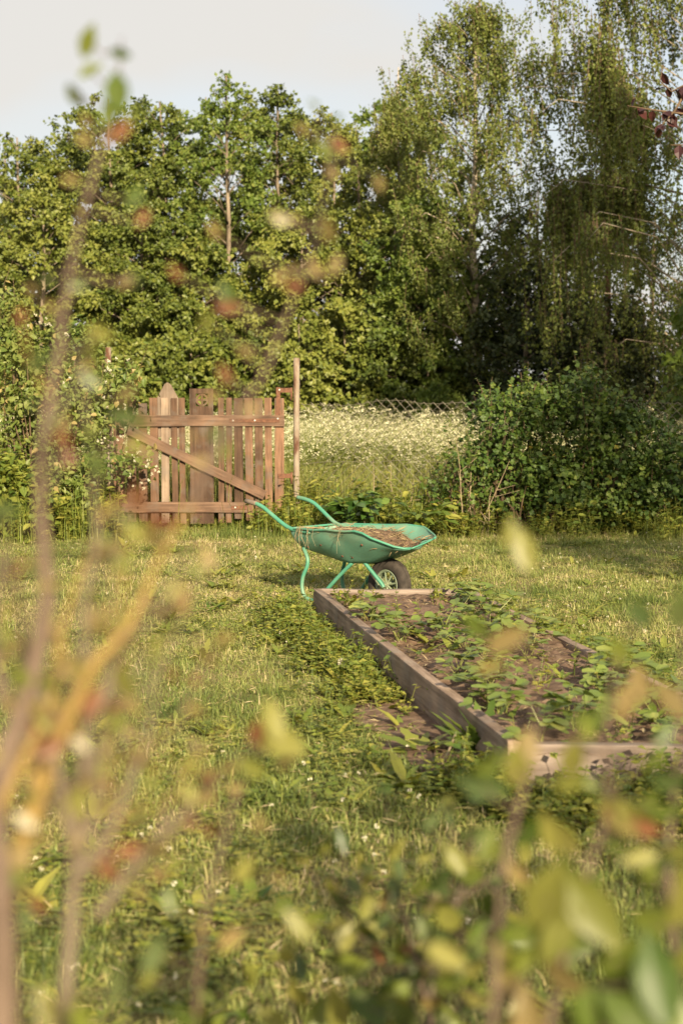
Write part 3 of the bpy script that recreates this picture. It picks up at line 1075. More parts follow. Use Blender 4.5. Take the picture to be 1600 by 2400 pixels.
        a.tube([(bx_, yy + .004, bz_), (bx_, yy - .006, bz_ - .002)], [.011, .008], 8)
        a.build("bolt", M['iron'], root, True)
    # wheel
    AX = np.array([0.03, 0, 0.172])
    wheel = thing("wheel", None, None)
    wheel.parent = root
    wheel.location = tuple(AX)
    def lathe(profile, n=40):
        V, Fc = [], []
        m_ = len(profile)
        for i in range(n):
            a = 2 * math.pi * i / n
            for (rad, y) in profile:
                V.append((rad * math.cos(a), y, rad * math.sin(a)))
        for i in range(n):
            for k in range(m_):
                p, q = i * m_ + k, i * m_ + (k + 1) % m_
                p2, q2 = ((i + 1) % n) * m_ + k, ((i + 1) % n) * m_ + (k + 1) % m_
                Fc += [(p, q, q2), (p, q2, p2)]
        return V, Fc
    prof = [(.105, -.030), (.118, -.042), (.142, -.049), (.168, -.044), (.184, -.030), (.191, -.010), (.189, -.007), (.189, .007), (.191, .010), (.184, .030), (.168, .044), (.142, .049), (.118, .042), (.105, .030)]
    V, Fc = lathe(prof)
    link("tyre", np_mesh("tyre", V, Fc, smooth=True), M['tyre'], wheel)
    V, Fc = lathe([(.092, -.033), (.104, -.039), (.110, -.034), (.106, -.028), (.094, -.020), (.094, .020), (.106, .028), (.110, .034), (.104, .039), (.092, .033)])
    a = Acc()
    a.add(V, Fc)
    for i in range(8):
        t = 2 * math.pi * i / 8 + .2
        for s in (-1, 1):
            a.tube([(.018 * math.cos(t), s * .030, .018 * math.sin(t)), (.096 * math.cos(t), s * .027, .096 * math.sin(t))], [.0075, .006], 5)
    a.tube([(0, -.045, 0), (0, .045, 0)], .020, 12)
    a.tube([(0, -.095, 0), (0, .095, 0)], .008, 8)
    a.build("rim", M['rim_paint'], wheel, False)

    # load of hay and compost, lying in the tray: a thing of its own
    load = thing("hay_load", "heap of dry hay and brown compost lying in the green wheelbarrow tray", "hay", (0.325, 10.97, 0), -AL)
    r = np.random.default_rng(9)
    V, Fc = [], []
    nx, ny = 60, 30
    xs = np.linspace(-.715, .32, nx)
    for x in xs:
        wr_ = np.interp(x, [s[0] for s in secs], [s[1] for s in secs])
        wf_ = np.interp(x, [s[0] for s in secs], [s[3] for s in secs])
        zr = np.interp(x, [s[0] for s in secs], [s[2] for s in secs])
        zf = np.interp(x, [s[0] for s in secs], [s[4] for s in secs])
        top = np.interp(x, [-.72, -.5, -.15, .05, .2, .33], [-.040, -.030, -.045, -.110, -.070, -.010])
        fr = min(max((zr + top - zf) / max(zr - zf, .01), .05), 1)
        w = wf_ + (wr_ - wf_) * fr + .006
        for j in range(ny):
            y = -w + 2 * w * j / (ny - 1)
            edge = 1 - abs(y / w) ** 4
            lump = .050 * (float(vnoise(np.array([x * 20]), np.array([y * 20 + 9]), 3)[0]) - .40) + .022 * (float(vnoise(np.array([x * 55]), np.array([y * 55 + 9]), 8)[0]) - .5)
            tilt = -min(max(x - .08, 0), .2) * .13 * np.sign(-y) * (abs(y) > .02)
            V.append((x, y, max(zr + top + lump * edge * (1 if x < .25 else .4), zf + .008) + tilt))
    for i in range(nx - 1):
        for j in range(ny - 1):
            q = i * ny + j
            Fc += [(q, q + ny, q + ny + 1), (q, q + ny + 1, q + 1)]
    link("compost", np_mesh("compost", V, Fc, smooth=True), M['compost'], load)
    acc = Acc()
    VV = np.array(V)
    n = 640
    base = VV[r.integers(0, len(VV), n)] + r.normal(0, .02, (n, 3)) * np.array([1, 1, 0]) + np.array([0, 0, .006])
    keepz = base[:, 0] < .34
    base = base[keepz]
    n = len(base)
    az = r.uniform(0, 6.28, n)
    U = np.stack([np.cos(az), np.sin(az), r.normal(.12, .35, n)], 1)
    tn = np.where(base[:, 0] > -.02, r.uniform(0, .6, n), r.uniform(.35, 1, n))
    add_leaves(acc, base, U, np.stack([r.normal(0, .4, n), r.normal(0, .4, n), np.ones(n)], 1), r.uniform(.03, .11, n), tn, (LEAF_SLIM[0] * np.array([.2, 1, .5]), LEAF_SLIM[1]))
    o = acc.build("hay_straw", M['hay'], load)
    o["kind"] = "stuff"
    # a few long stems hanging over the near rim
    for k in range(16):
        x0 = r.choice([-.62, -.6, -.56, -.15, -.5]) + r.normal(0, .03)
        w = float(np.interp(x0, [s[0] for s in secs], [s[1] for s in secs]))
        zr = float(np.interp(x0, [s[0] for s in secs], [s[2] for s in secs]))
        a = Acc()
        dl = r.uniform(.05, .17)
        a.tube([(x0 + r.normal(0, .03), -w * .7, zr + .012), (x0, -w - .014, zr + .016), (x0 + r.normal(0, .015), -w - .032, zr - dl * .45), (x0 + r.normal(0, .03), -w - .03, zr - dl)], [.0016, .0016, .0014, .001], 3, r.uniform(.5, 1))
        a.build("hanging_stem", M['hay'], load)


wheelbarrow()


# ------------------------------------------------------------------ gate
GY = 17.05
def gx(u): return float(at_y(u, 1080, GY)[0])
def gz(v): return float(at_y(460, v, GY)[2])


def gate():
    x_in, z_in = gx(460), 0
    root = thing("garden_gate", "weathered brown picket gate with a diagonal brace and a carved wide centre board", "gate", (x_in, GY, 0))
    cu = lambda c: 200 + c / 2.6133
    cv = lambda c: 780 + c / 2.6133

    def rect(name, c0, c1, d0, d1, y0, y1, mat_, warp=0.0015, seed=0, label=None):
        x0, x1, z1, z0 = gx(cu(c0)), gx(cu(c1)), gz(cv(d0)), gz(cv(d1))
        me = board_mesh(name, (x1 - x0, y1 - y0, z1 - z0), 0.003, warp, seed)
        o = link(name, me, mat_, root, ((x0 + x1) / 2 - x_in, (y0 + y1) / 2, (z0 + z1) / 2))
        if label:
            o["label"] = label
        return o
    pk = [(175, 240, 408, 1150), (258, 312, 400, 1160), (328, 380, 432, 1158), (398, 448, 398, 1165), (466, 514, 398, 1165), (530, 567, 400, 1165), (578, 614, 398, 1170),
          (815, 850, 398, 1165), (862, 897, 398, 1163), (912, 966, 400, 1140), (980, 1028, 400, 1150), (1038, 1088, 400, 1140), (1100, 1144, 398, 1100)]
    for k, (a, b, t, bt) in enumerate(pk):
        o = rect("picket", a, b, t, bt, 0.0, 0.022, M['wood_pale'] if k in (4,) else M['wood_v'], .0018, k, "bleached pale picket" if k == 4 else None)
        o.rotation_euler = (0, random.uniform(-.008, .008), 0)
        o.location.y += random.uniform(-.002, .002)
    rect("stile", 1160, 1217, 400, 1120, -0.001, 0.024, M['wood_v'], .001, 31)
    # wide board with its cut-out
    X0, X1 = gx(cu(642)) - x_in, gx(cu(786)) - x_in
    Z1, Z0 = gz(cv(342)), gz(cv(1170))
    hx0, hx1 = gx(cu(680)) - x_in, gx(cu(756)) - x_in
    hz1, hz0 = gz(cv(372)), gz(cv(450))
    wb = Acc()
    y0, y1 = -0.002, 0.024
    wb.box((X0, y0, Z0), (X1, y1, hz0))
    wb.box((X0, y0, hz1), (X1, y1, Z1))
    wb.box((X0, y0, hz0), (hx0, y1, hz1))
    wb.box((hx1, y0, hz0), (X1, y1, hz1))
    board = wb.build("wide_board", M['wood_v'], root)
    board["label"] = "wide centre board with a ringed cross cut through its top"
    # ring and cross left standing in the opening
    em = Acc()
    cxm, czm = (hx0 + hx1) / 2, (hz0 + hz1) / 2
    R1, R0 = (hx1 - hx0) / 2 * 1.0, (hx1 - hx0) / 2 * 0.74
    n = 28
    V, Fc = [], []
    for i in range(n):
        a = 2 * math.pi * i / n
        for rad in (R1, R0):
            for yy in (y0 + .003, y1 - .003):
                V.append((cxm + rad * math.cos(a), yy, czm + rad * math.sin(a)))
    for i in range(n):
        p, q = i * 4, ((i + 1) % n) * 4
        for s, t in ((0, 1), (1, 3), (3, 2), (2, 0)):
            Fc += [(p + s, p + t, q + t), (p + s, q + t, q + s)]
    em.add(V, Fc)
    bw = R0 * 0.20
    em.box((cxm - bw, y0 + .004, czm - R0 * 1.02), (cxm + bw, y1 - .004, czm + R0 * 1.02))
    em.box((cxm - R0 * 1.02, y0 + .005, czm - bw), (cxm - bw, y1 - .005, czm + bw))
    em.box((cxm + bw, y0 + .005, czm - bw), (cxm + R0 * 1.02, y1 - .005, czm + bw))
    em.build("ringed_cross", M['wood_v'], board)
    # pointed board behind the pickets
    ol = [(gx(cu(436)) - x_in, gz(cv(640))), (gx(cu(578)) - x_in, gz(cv(640))), (gx(cu(578)) - x_in, gz(cv(412))), (gx(cu(528)) - x_in, gz(cv(318))), (gx(cu(506)) - x_in, gz(cv(303))), (gx(cu(488)) - x_in, gz(cv(314))), (gx(cu(436)) - x_in, gz(cv(408)))]
    o = link("pointed_board", prism_mesh("pointed_board", ol, 0.028, 0.052, 0.003), M['wood_pale'], root)
    # rails and the brace in front
    rect("rail", 172, 1221, 505, 573, -0.034, -0.0035, M['wood_h'], .002, 41)
    rect("rail", 176, 992, 1036, 1100, -0.034, -0.0035, M['wood_h'], .002, 42)
    a = np.array([gx(cu(262)), gz(cv(590))])
    b = np.array([gx(cu(1100)), gz(cv(995))])
    a2 = a + norm(b - a) * 0.0
    L = np.linalg.norm(b - a2)
    ang = math.atan2(b[1] - a2[1], b[0] - a2[0])
    me = board_mesh("brace", (L, 0.026, 0.105), 0.003, .0015, 44)
    o = link("brace", me, M['wood_h'], root, ((a2[0] + b[0]) / 2 - x_in, -0.0615 + .012, (a2[1] + b[1]) / 2), (0, -ang, 0))
    # hinge irons
    rect("hinge_strap", 885, 1190, 526, 549, -0.040, -0.0345, M['iron'], 0, 0)
    rect("hinge_iron", 1170, 1196, 334, 525, -0.012, -0.0045, M['iron'], 0, 0)
    rect("hinge_arm", 1196, 1262, 338, 366, -0.012, -0.005, M['iron'], 0, 0)
    rect("hinge_strap", 893, 988, 1058, 1082, -0.040, -0.0345, M['iron'], 0, 0)
    rect("hinge_arm", 1180, 1262, 862, 890, -0.012, -0.005, M['iron'], 0, 0)
    for (c0, d0, d1) in ((1256, 335, 412), (1256, 853, 926)):
        ac = Acc()
        xx = gx(cu(c0)) - x_in + .012
        ac.tube([(xx, -.004, gz(cv(d1))), (xx, -.004, gz(cv(d0)))], .014, 10)
        ac.build("hinge_barrel", M['iron'], root, True)
    for c0, d0 in ((908, 538), (1040, 537), (1180, 526), (918, 1069), (1190, 350)):
        ac = Acc()
        ac.tube([(gx(cu(c0)) - x_in, -.0405 if c0 != 1190 else -.0125, gz(cv(d0))), (gx(cu(c0)) - x_in, -.046 if c0 != 1190 else -.018, gz(cv(d0)))], [.013, .009], 10)
        ac.build("bolt", M['steel'], root, True)
    # latch on the free side
    ac = Acc()
    xl = gx(cu(190)) - x_in
    ac.box((xl - .10, -.046, gz(cv(560))), (xl + .06, -.0355, gz(cv(532))))
    ac.tube([(xl, -.05, gz(cv(545))), (xl, -.09, gz(cv(545)))], .008, 8)
    ac.build("latch", M['iron'], root)


gate()


def gate_post(u, v_top, rad, label, lean):
    p = at_y(u, 1100, GY)
    zt = float(at_y(u, v_top, GY)[2])
    a = Acc()
    pts = [(lean * (z - 1), 0.0, z) for z in np.linspace(-0.2, zt, 9)]
    a.tube(pts, rad, 14)
    a.tube([(pts[-1][0], 0, zt + .0005), (pts[-1][0], 0, zt + .006)], [rad * .97, rad * .8], 14)
    o = a.build("gate_post", M['pipe'], None, True, (p[0], GY + .005, 0))
    tag(o, label, "post")


gate_post(695, 840, .0345, "tall rusty pipe post beside the gate hinges", 0.002)
gate_post(257, 815, .0345, "rusty pipe post in the bramble at the gate's latch side", 0.0)


# ------------------------------------------------------------------ chain link fence
def fence(x0, x1, label, seed):
    r = np.random.default_rng(seed)
    root = thing("chain_link_fence", label, "fence", ((x0 + x1) / 2, GY + .03, 0))
    H = 1.42
    a = Acc()
    pitch = 0.105
    cx = (x0 + x1) / 2
    n = int((x1 - x0 + H) / pitch)
    for fam in (1, -1):
        for k in range(n):
            s = (x0 - (H if fam > 0 else 0)) + k * pitch
            pts = []
            for z in np.linspace(0.02, H, 7):
                x = s + fam * z if fam > 0 else s + H - z - 0
                if x < x0 or x > x1:
                    continue
                sag = 0.02 * math.sin(x * 2.3) + .015 * math.sin(x * 7 + z * 3)
                pts.append((x - cx, fam * .0022 + .02 * math.sin(x * 1.7 + z * 2), z + sag * z))
            if len(pts) > 1:
                a.tube(pts, .0028, 3, caps=False)
    o = a.build("wire_mesh", M['wire'], root)
    o["kind"] = "stuff"
    for z, y in ((H - .02, .006), (.75, .006), (.1, .006)):
        b = Acc()
        xs = np.linspace(x0, x1, 24)
        b.tube([(x - cx, y + .02 * math.sin(x * 1.7 + z * 2), z + (0.02 * math.sin(x * 2.3) + .015 * math.sin(x * 7 + z * 3)) * z) for x in xs], .0022, 4)
        b.build("tension_wire", M['wire'], root)


fence(gx(706), 4.6, "sagging chain link fence between the hinge post and the hedge", 1)
fence(-4.8, gx(250), "chain link fence running into the bramble bush beside the gate", 2)


# ------------------------------------------------------------------ meadow behind the fence
def parsley_template(r, h, flowers, mat_stem=0, mat_fl=1):
    a = Acc()
    top = np.array([r.normal(0, .06), r.normal(0, .06), h])
    a.tube([(0, 0, 0), top], [.004, .002], 3, r.uniform(.2, .6), mat_stem, False)
    nb = flowers
    for k in range(nb):
        t = r.uniform(.62, 1)
        az = r.uniform(0, 6.28)
        ln = r.uniform(.06, .16)
        c = top * t + np.array([math.cos(az) * ln, math.sin(az) * ln, ln * .9 + (1 - t) * h * .35])
        s_ = np.array([.002, .001, 0])
        a.add([top * t - s_, top * t + s_, c], [(0, 1, 2)], .4, mat_stem)
        m_ = 5
        for q in range(m_):
            az2 = q * 2.4
            rr = .009 + .042 * math.sqrt(q / m_)
            p = c + np.array([math.cos(az2) * rr, math.sin(az2) * rr, -.3 * rr + r.normal(0, .004)])
            nrm = np.array([[r.normal(0, .3) + .5 * math.cos(az2), r.normal(0, .3) - .35 + .5 * math.sin(az2), .9]])
            add_leaves(a, [p - np.array([.009, 0, 0])], [[1, 0, r.normal(0, .2)]], nrm, .027, r.uniform(.2, 1), (LEAF_DIAMOND[0] * np.array([1.3, 1, .5]), LEAF_DIAMOND[1]), mat_fl)
    nl = 4
    az = r.uniform(0, 6.28, nl)
    U = np.stack([np.cos(az), np.sin(az), r.uniform(0, .8, nl)], 1)
    add_leaves(a, top * r.uniform(.15, .7, nl)[:, None], U, np.tile([0, -.2, 1.0], (nl, 1)), r.uniform(.08, .18, nl), r.uniform(.1, .6, nl), LEAF_DIAMOND, mat_stem)
    return a.arrays()


def grass_template(r, h, nb, spread, w=.004, lo=.3, hi=.9, mat=0):
    a = Acc()
    for k in range(nb):
        az = r.uniform(0, 6.28)
        b = np.array([r.normal(0, spread), r.normal(0, spread), 0])
        L = h * r.uniform(.6, 1.1)
        ln = r.uniform(.1, .5)
        d = np.array([math.cos(az), math.sin(az), 0])
        s = np.array([-d[1], d[0], 0]) * w * r.uniform(.7, 1.3)
        m1 = b + d * ln * .25 * L + np.array([0, 0, L * .6])
        tp = b + d * ln * .8 * L + np.array([0, 0, L * (1 - .3 * ln)])
        V = np.array([b - s, b + s, m1 + s * .9, m1 - s * .9, tp])
        a.add(V, [(0, 1, 2), (0, 2, 3), (3, 2, 4)], r.uniform(lo, hi), mat)
    return a.arrays()


def meadow():
    r = np.random.default_rng(31)
    tm = [parsley_template(r, r.uniform(.78, 1.05), r.integers(4, 8)) for _ in range(6)] + [grass_template(r, r.uniform(.55, .9), 11, .06) for _ in range(4)]
    acc = Acc()
    # cow parsley: few near the fence, thick further out
    Y, X = [], []
    n = 8200
    y = 17.6 + 20.5 * r.random(n) ** 0.9
    x = r.uniform(-1, 1, n) * (0.235 * y + .3)
    near = np.clip((y - 18.6) / 3.0, 0, 1)
    k = r.random(n) < .10 + .90 * near
    x, y = x[k], y[k]
    n = len(x)
    patch = vnoise(x * .45 + 3, y * .45 + 3, 66)
    k = r.random(n) < .6 + .8 * patch
    x, y, patch = x[k], y[k], patch[k]
    n = len(x)
    stamp(acc, tm, np.stack([x, y, 0 * x], 1), r.uniform(0, 6.28, n), r.uniform(.72, 1.12, n) * (.86 + .22 * patch) * np.where(y < 20, .88, 1), r.integers(0, 6, n), r.normal(0, .10, (n, 2)))
    n = 3200
    y = 17.25 + 8 * r.random(n) ** 1.9
    x = r.uniform(-1, 1, n) * (0.235 * y + .3)
    stamp(acc, tm, np.stack([x, y, 0 * x], 1), r.uniform(0, 6.28, n), r.uniform(.55, 1.05, n), r.integers(6, 10, n), None, r.normal(.05, .15, n))
    o = acc.build("meadow_vegetation", [M['meadow'], M['parsley_flower']])
    tag(o, "meadow of tall grass and creamy white cow parsley behind the fence", "meadow", None, "stuff")


meadow()


def fence_weeds():
    """rank growth along the foot of the fence, the gate and the hedge"""
    r = np.random.default_rng(41)
    tm = []
    for k in range(5):                    # leafy stems (nettle, goutweed)
        a = Acc()
        for s in range(5):
            b = r.uniform(0, 6.28)
            base = np.array([r.normal(0, .07), r.normal(0, .07), 0])
            h = r.uniform(.22, .46)
            top = base + np.array([.25 * h * math.cos(b), .25 * h * math.sin(b), h])
            a.tube([base, top], [.003, .0015], 3, .6)
            nl = 10
            t = r.uniform(.2, 1, nl)
            az = r.uniform(0, 6.28, nl)
            U = np.stack([np.cos(az), np.sin(az), r.uniform(-.4, .5, nl)], 1)
            N = np.stack([r.normal(0, .35, nl), r.normal(-.2, .35, nl), np.ones(nl)], 1)
            add_leaves(a, base + (top - base) * t[:, None], U, N, r.uniform(.045, .095, nl), r.uniform(.2, 1, nl), (LEAF_OVATE if k < 3 else LEAF_LANCE))
        tm.append(a.arrays())
    for k in range(3):
        tm.append(grass_template(r, r.uniform(.3, .6), 16, .09, .0035, .15, .75))
    acc = Acc()
    P, K, S = [], [], []
    def strip(n, u0, u1, y0, y1, kinds, s0, s1):
        y = r.uniform(y0, y1, n)
        x = (r.uniform(u0, u1, n) - 800) / F_PX * y
        P.append(np.stack([x, y, 0 * x], 1))
        K.append(r.choice(kinds, n))
        S.append(r.uniform(s0, s1, n))
    strip(120, 640, 1120, 16.1, 16.95, [0, 3, 4, 5, 6, 7, 5, 6], .45, 1.0)      # fence foot behind the barrow
    strip(110, 690, 1120, 16.5, 17.3, [5, 6, 7, 3, 4, 1, 0], .7, 1.5)
    strip(34, 605, 720, 16.3, 16.95, [0, 1, 2, 3, 5, 6], .5, 1.0)                # hinge side of the gate
    strip(46, 1040, 1640, 15.9, 16.8, [0, 1, 2, 3, 4], .35, 1.1)
    strip(45, 1040, 1640, 15.7, 16.6, [5, 6, 7, 0, 3], .25, .7)             # hedge foot
    strip(50, 250, 600, 16.7, 17.0, [0, 1, 3, 5, 6, 7], .12, .34)               # under the gate
    strip(150, -40, 260, 15.6, 16.8, [0, 1, 2, 3, 4, 5, 6], .6, 1.3)             # bramble foot
    strip(60, 255, 690, 17.15, 17.6, [0, 1, 3, 5, 6, 7], .6, 1.2)                # behind the gate
    P, K, S = np.concatenate(P), np.concatenate(K), np.concatenate(S)
    n = len(P)
    stamp(acc, tm, P, r.uniform(0, 6.28, n), S, K, None, r.normal(0, .12, n))
    o = acc.build("undergrowth", M['weed'])
    tag(o, "rank nettles and long grass along the foot of gate, fence and hedge", "weeds", None, "stuff")


fence_weeds()


def dead_stalks():
    r = np.random.default_rng(51)
    spots = [(1090, 1180, 1.05, 16.2), (1112, 1190, .95, 16.3), (1128, 1185, .8, 16.2), (930, 1180, .75, 16.7), (958, 1180, .6, 16.6), (1142, 1200, .55, 16.1), (868, 1180, .8, 16.8), (1075, 1190, .7, 16.4)]
    order = sorted(range(len(spots)), key=lambda q: spots[q][0])
    nths = "first second third fourth fifth sixth seventh eighth".split()
    for k, (u, v, h, y) in enumerate(spots):
        p = at_y(u, v, y)
        a = Acc()
        lx = r.normal(0, .18)
        pts = [(0, 0, 0), (lx * .3 + r.normal(0, .02), 0, h * .35), (lx * .6 + r.normal(0, .02), .02, h * .7), (lx, .03, h)]
        a.tube(pts, [.005, .0045, .0035, .002], 5)
        for q in range(4):
            t = r.uniform(.3, .95)
            b = np.array(pts[2]) * t
            a.tube([b, b + np.array([r.normal(0, .12), r.normal(0, .05), r.uniform(-.02, .16)])], [.0035, .002], 4)
        o = a.build("dead_stalk", M['dead'], None, False, (p[0], y, 0))
        tag(o, "%s bleached dry stalk counted from the pipe post towards the hedge" % nths[order.index(k)], "dry stalk", "dry stalks by the hedge")


dead_stalks()


# ------------------------------------------------------------------ leafy clumps with leaves of their own
def leaf_single(name, tmpl, tint, matl, tube_len=0.0):
    a = Acc()
    add_leaves(a, [[0, 0, 0]], [[0, 1, 0]], [[0, 0, 1]], 1.0, tint, tmpl)
    me = a.mesh(name, True)
    me.materials.append(matl)
    return me


def toothed(nteeth, wmax, curl):
    ring_l, ring_r = [], []
    for i in range(nteeth * 2 + 1):
        t = i / (nteeth * 2)
        w = wmax * (math.sin(math.pi * min(t * .9 + .08, 1)) ** .8) * (1 if i % 2 else .55)
        z = curl * (t * t) * -1 + .05 * w
        ring_l.append((-w, t, z))
        ring_r.append((w, t, z))
    tip = (0, 1.06, -curl * 1.1)
    V = [(0, i / (nteeth * 2), -curl * (i / (nteeth * 2)) ** 2) for i in range(nteeth * 2 + 1)] + ring_l + ring_r + [tip]
    n = nteeth * 2 + 1
    Fc = []
    for i in range(n - 1):
        Fc += [(i, n + i + 1, n + i), (i, i + 1, n + i + 1), (i, 2 * n + i, 2 * n + i + 1), (i, 2 * n + i + 1, i + 1)]
    Fc += [(n - 1, 3 * n, 2 * n - 1), (n - 1, 3 * n - 1, 3 * n)]
    return np.array(V, float), np.array(Fc)


def rosette(name, label, cat, x, y, nleaf, size, tmpl, matl, el0, el1, seed, group=None, z=0.0, tints=(.2, .9)):
    r = np.random.default_rng(seed)
    root = thing(name, label, cat, (x, y, z), 0, group)
    meshes = [leaf_single("leaf", tmpl, r.uniform(*tints), matl) for _ in range(3)]
    for k in range(nleaf):
        el = r.uniform(el0, el1)
        s = size * r.uniform(.7, 1.15)
        o = link("leaf", meshes[k % 3], None, root, (r.normal(0, .015), r.normal(0, .015), .005), (el, r.normal(0, .25), k * 2.4 + r.normal(0, .3)))
        o.scale = (s, s, s)
    return root


dand = toothed(5, .15, .22)
p = at_z(1130, 1790)
rosette("dock_plant", "clump of broad toothed dark green leaves at the bed's near corner", "dandelion", p[0], p[1], 24, .27, dand, M['weed'], .5, 1.35, 2, None, 0, (.05, .45))
p = at_z(985, 1765)
rosette("dandelion_plant", "flat rosette of long pale leaves on the lawn beside the bare earth", "dandelion", p[0], p[1], 10, .24, toothed(3, .17, .2), M['weed'], .25, .7, 3, None, 0, (.5, .95))
for k, (u, v, lab) in enumerate([(845, 1600, "toothed rosette against the middle of the long board"), (880, 1560, "taller toothed rosette higher up along the long board"), (470, 1545, "dark rosette alone in the middle of the lawn"), (700, 1700, "small rosette in open lawn short of the bare earth"), (1500, 1850, "rosette of weeds in front of the near bed board"), (255, 1240, "leafy rosette at the foot of the gate's latch side")]):
    p = at_z(u, v)
    rosette("dandelion_plant", lab, "dandelion", p[0], p[1], 9, .15, dand, M['weed'], .3, 1.0, 60 + k, "dandelions in the lawn", 0, (.2, .9))

# peony and neighbours behind the barrow
peony_leaf = (LEAF_LANCE[0] * np.array([1.6, 1, 1]), LEAF_LANCE[1])


def peony(u, y, n_stems, h, label, seed, name="peony_clump", matl=None, leaf_s=.17):
    r = np.random.default_rng(seed)
    x = (u - 800) / F_PX * y
    root = thing(name, label, "plant", (x, y, 0))
    matl = matl or M['peony']
    meshes = [leaf_single("leaf", peony_leaf, t, matl) for t in (.15, .4, .65, .9)]
    st = Acc()
    for s in range(n_stems):
        az = r.uniform(0, 6.28)
        out = r.uniform(.05, .42) * h / .5
        hh = h * r.uniform(.6, 1.05)
        tip = np.array([math.cos(az) * out, math.sin(az) * out, hh])
        pts = [np.zeros(3), tip * np.array([.35, .35, .6]), tip]
        st.tube(pts, [.006, .005, .003], 4, .3)
        for k in range(7):
            t = r.uniform(.5, 1.0)
            pos = pts[1] + (pts[2] - pts[1]) * (t - .5) * 2
            s_ = leaf_s * r.uniform(.7, 1.15)
            o = link("leaf", meshes[r.integers(4)], None, root, tuple(pos), (r.uniform(-.35, .5), r.normal(0, .4), az - 1.57 + r.normal(0, 1.1)))
            o.scale = (s_, s_, s_)
    st.build("stems", M['weed'], root)


peony(830, 15.9, 26, .50, "dark green peony clump of pointed leaves behind the green wheelbarrow", 4)
peony(985, 15.75, 13, .40, "broad leaved perennial between the peony and the hedge", 5, "hosta_clump", M['weed'], .17)


# dry stalk and dandelion clock by the bed
def small_bits():
    a = Acc()
    p0, p1 = at_z(1022, 1822, .02), at_y(1068, 1716, at_z(1022, 1822)[1] + .12)
    a.tube([p0 - p0, (p1 - p0) * .5 + np.array([.004, 0, 0]), p1 - p0], [.006, .0055, .005], 6)
    tag(a.build("dry_stick", M['dead'], None, True, tuple(p0)), "short pale dry stick leaning at the near corner of the bed", "stick")
    p = at_z(800, 1592)
    root = thing("dandelion_clock", "fluffy white dandelion seed head standing by the long bed board", "dandelion", tuple(p))
    a = Acc()
    a.tube([(0, 0, 0), (.01, 0, .05), (.0, 0, .09)], [.003, .0025, .002], 5, .6)
    a.build("stem", M['weed'], root)
    a = Acc()
    r = np.random.default_rng(2)
    d = norm(r.normal(0, 1, (150, 3)))
    add_leaves(a, d * .004 + np.array([0, 0, .095]), d, r.normal(0, 1, (150, 3)), .020, r.random(150), (LEAF_SLIM[0] * np.array([.8, 1, 1]), LEAF_SLIM[1]))
    a.build("seed_head", M['clover_flower'], root)


small_bits()


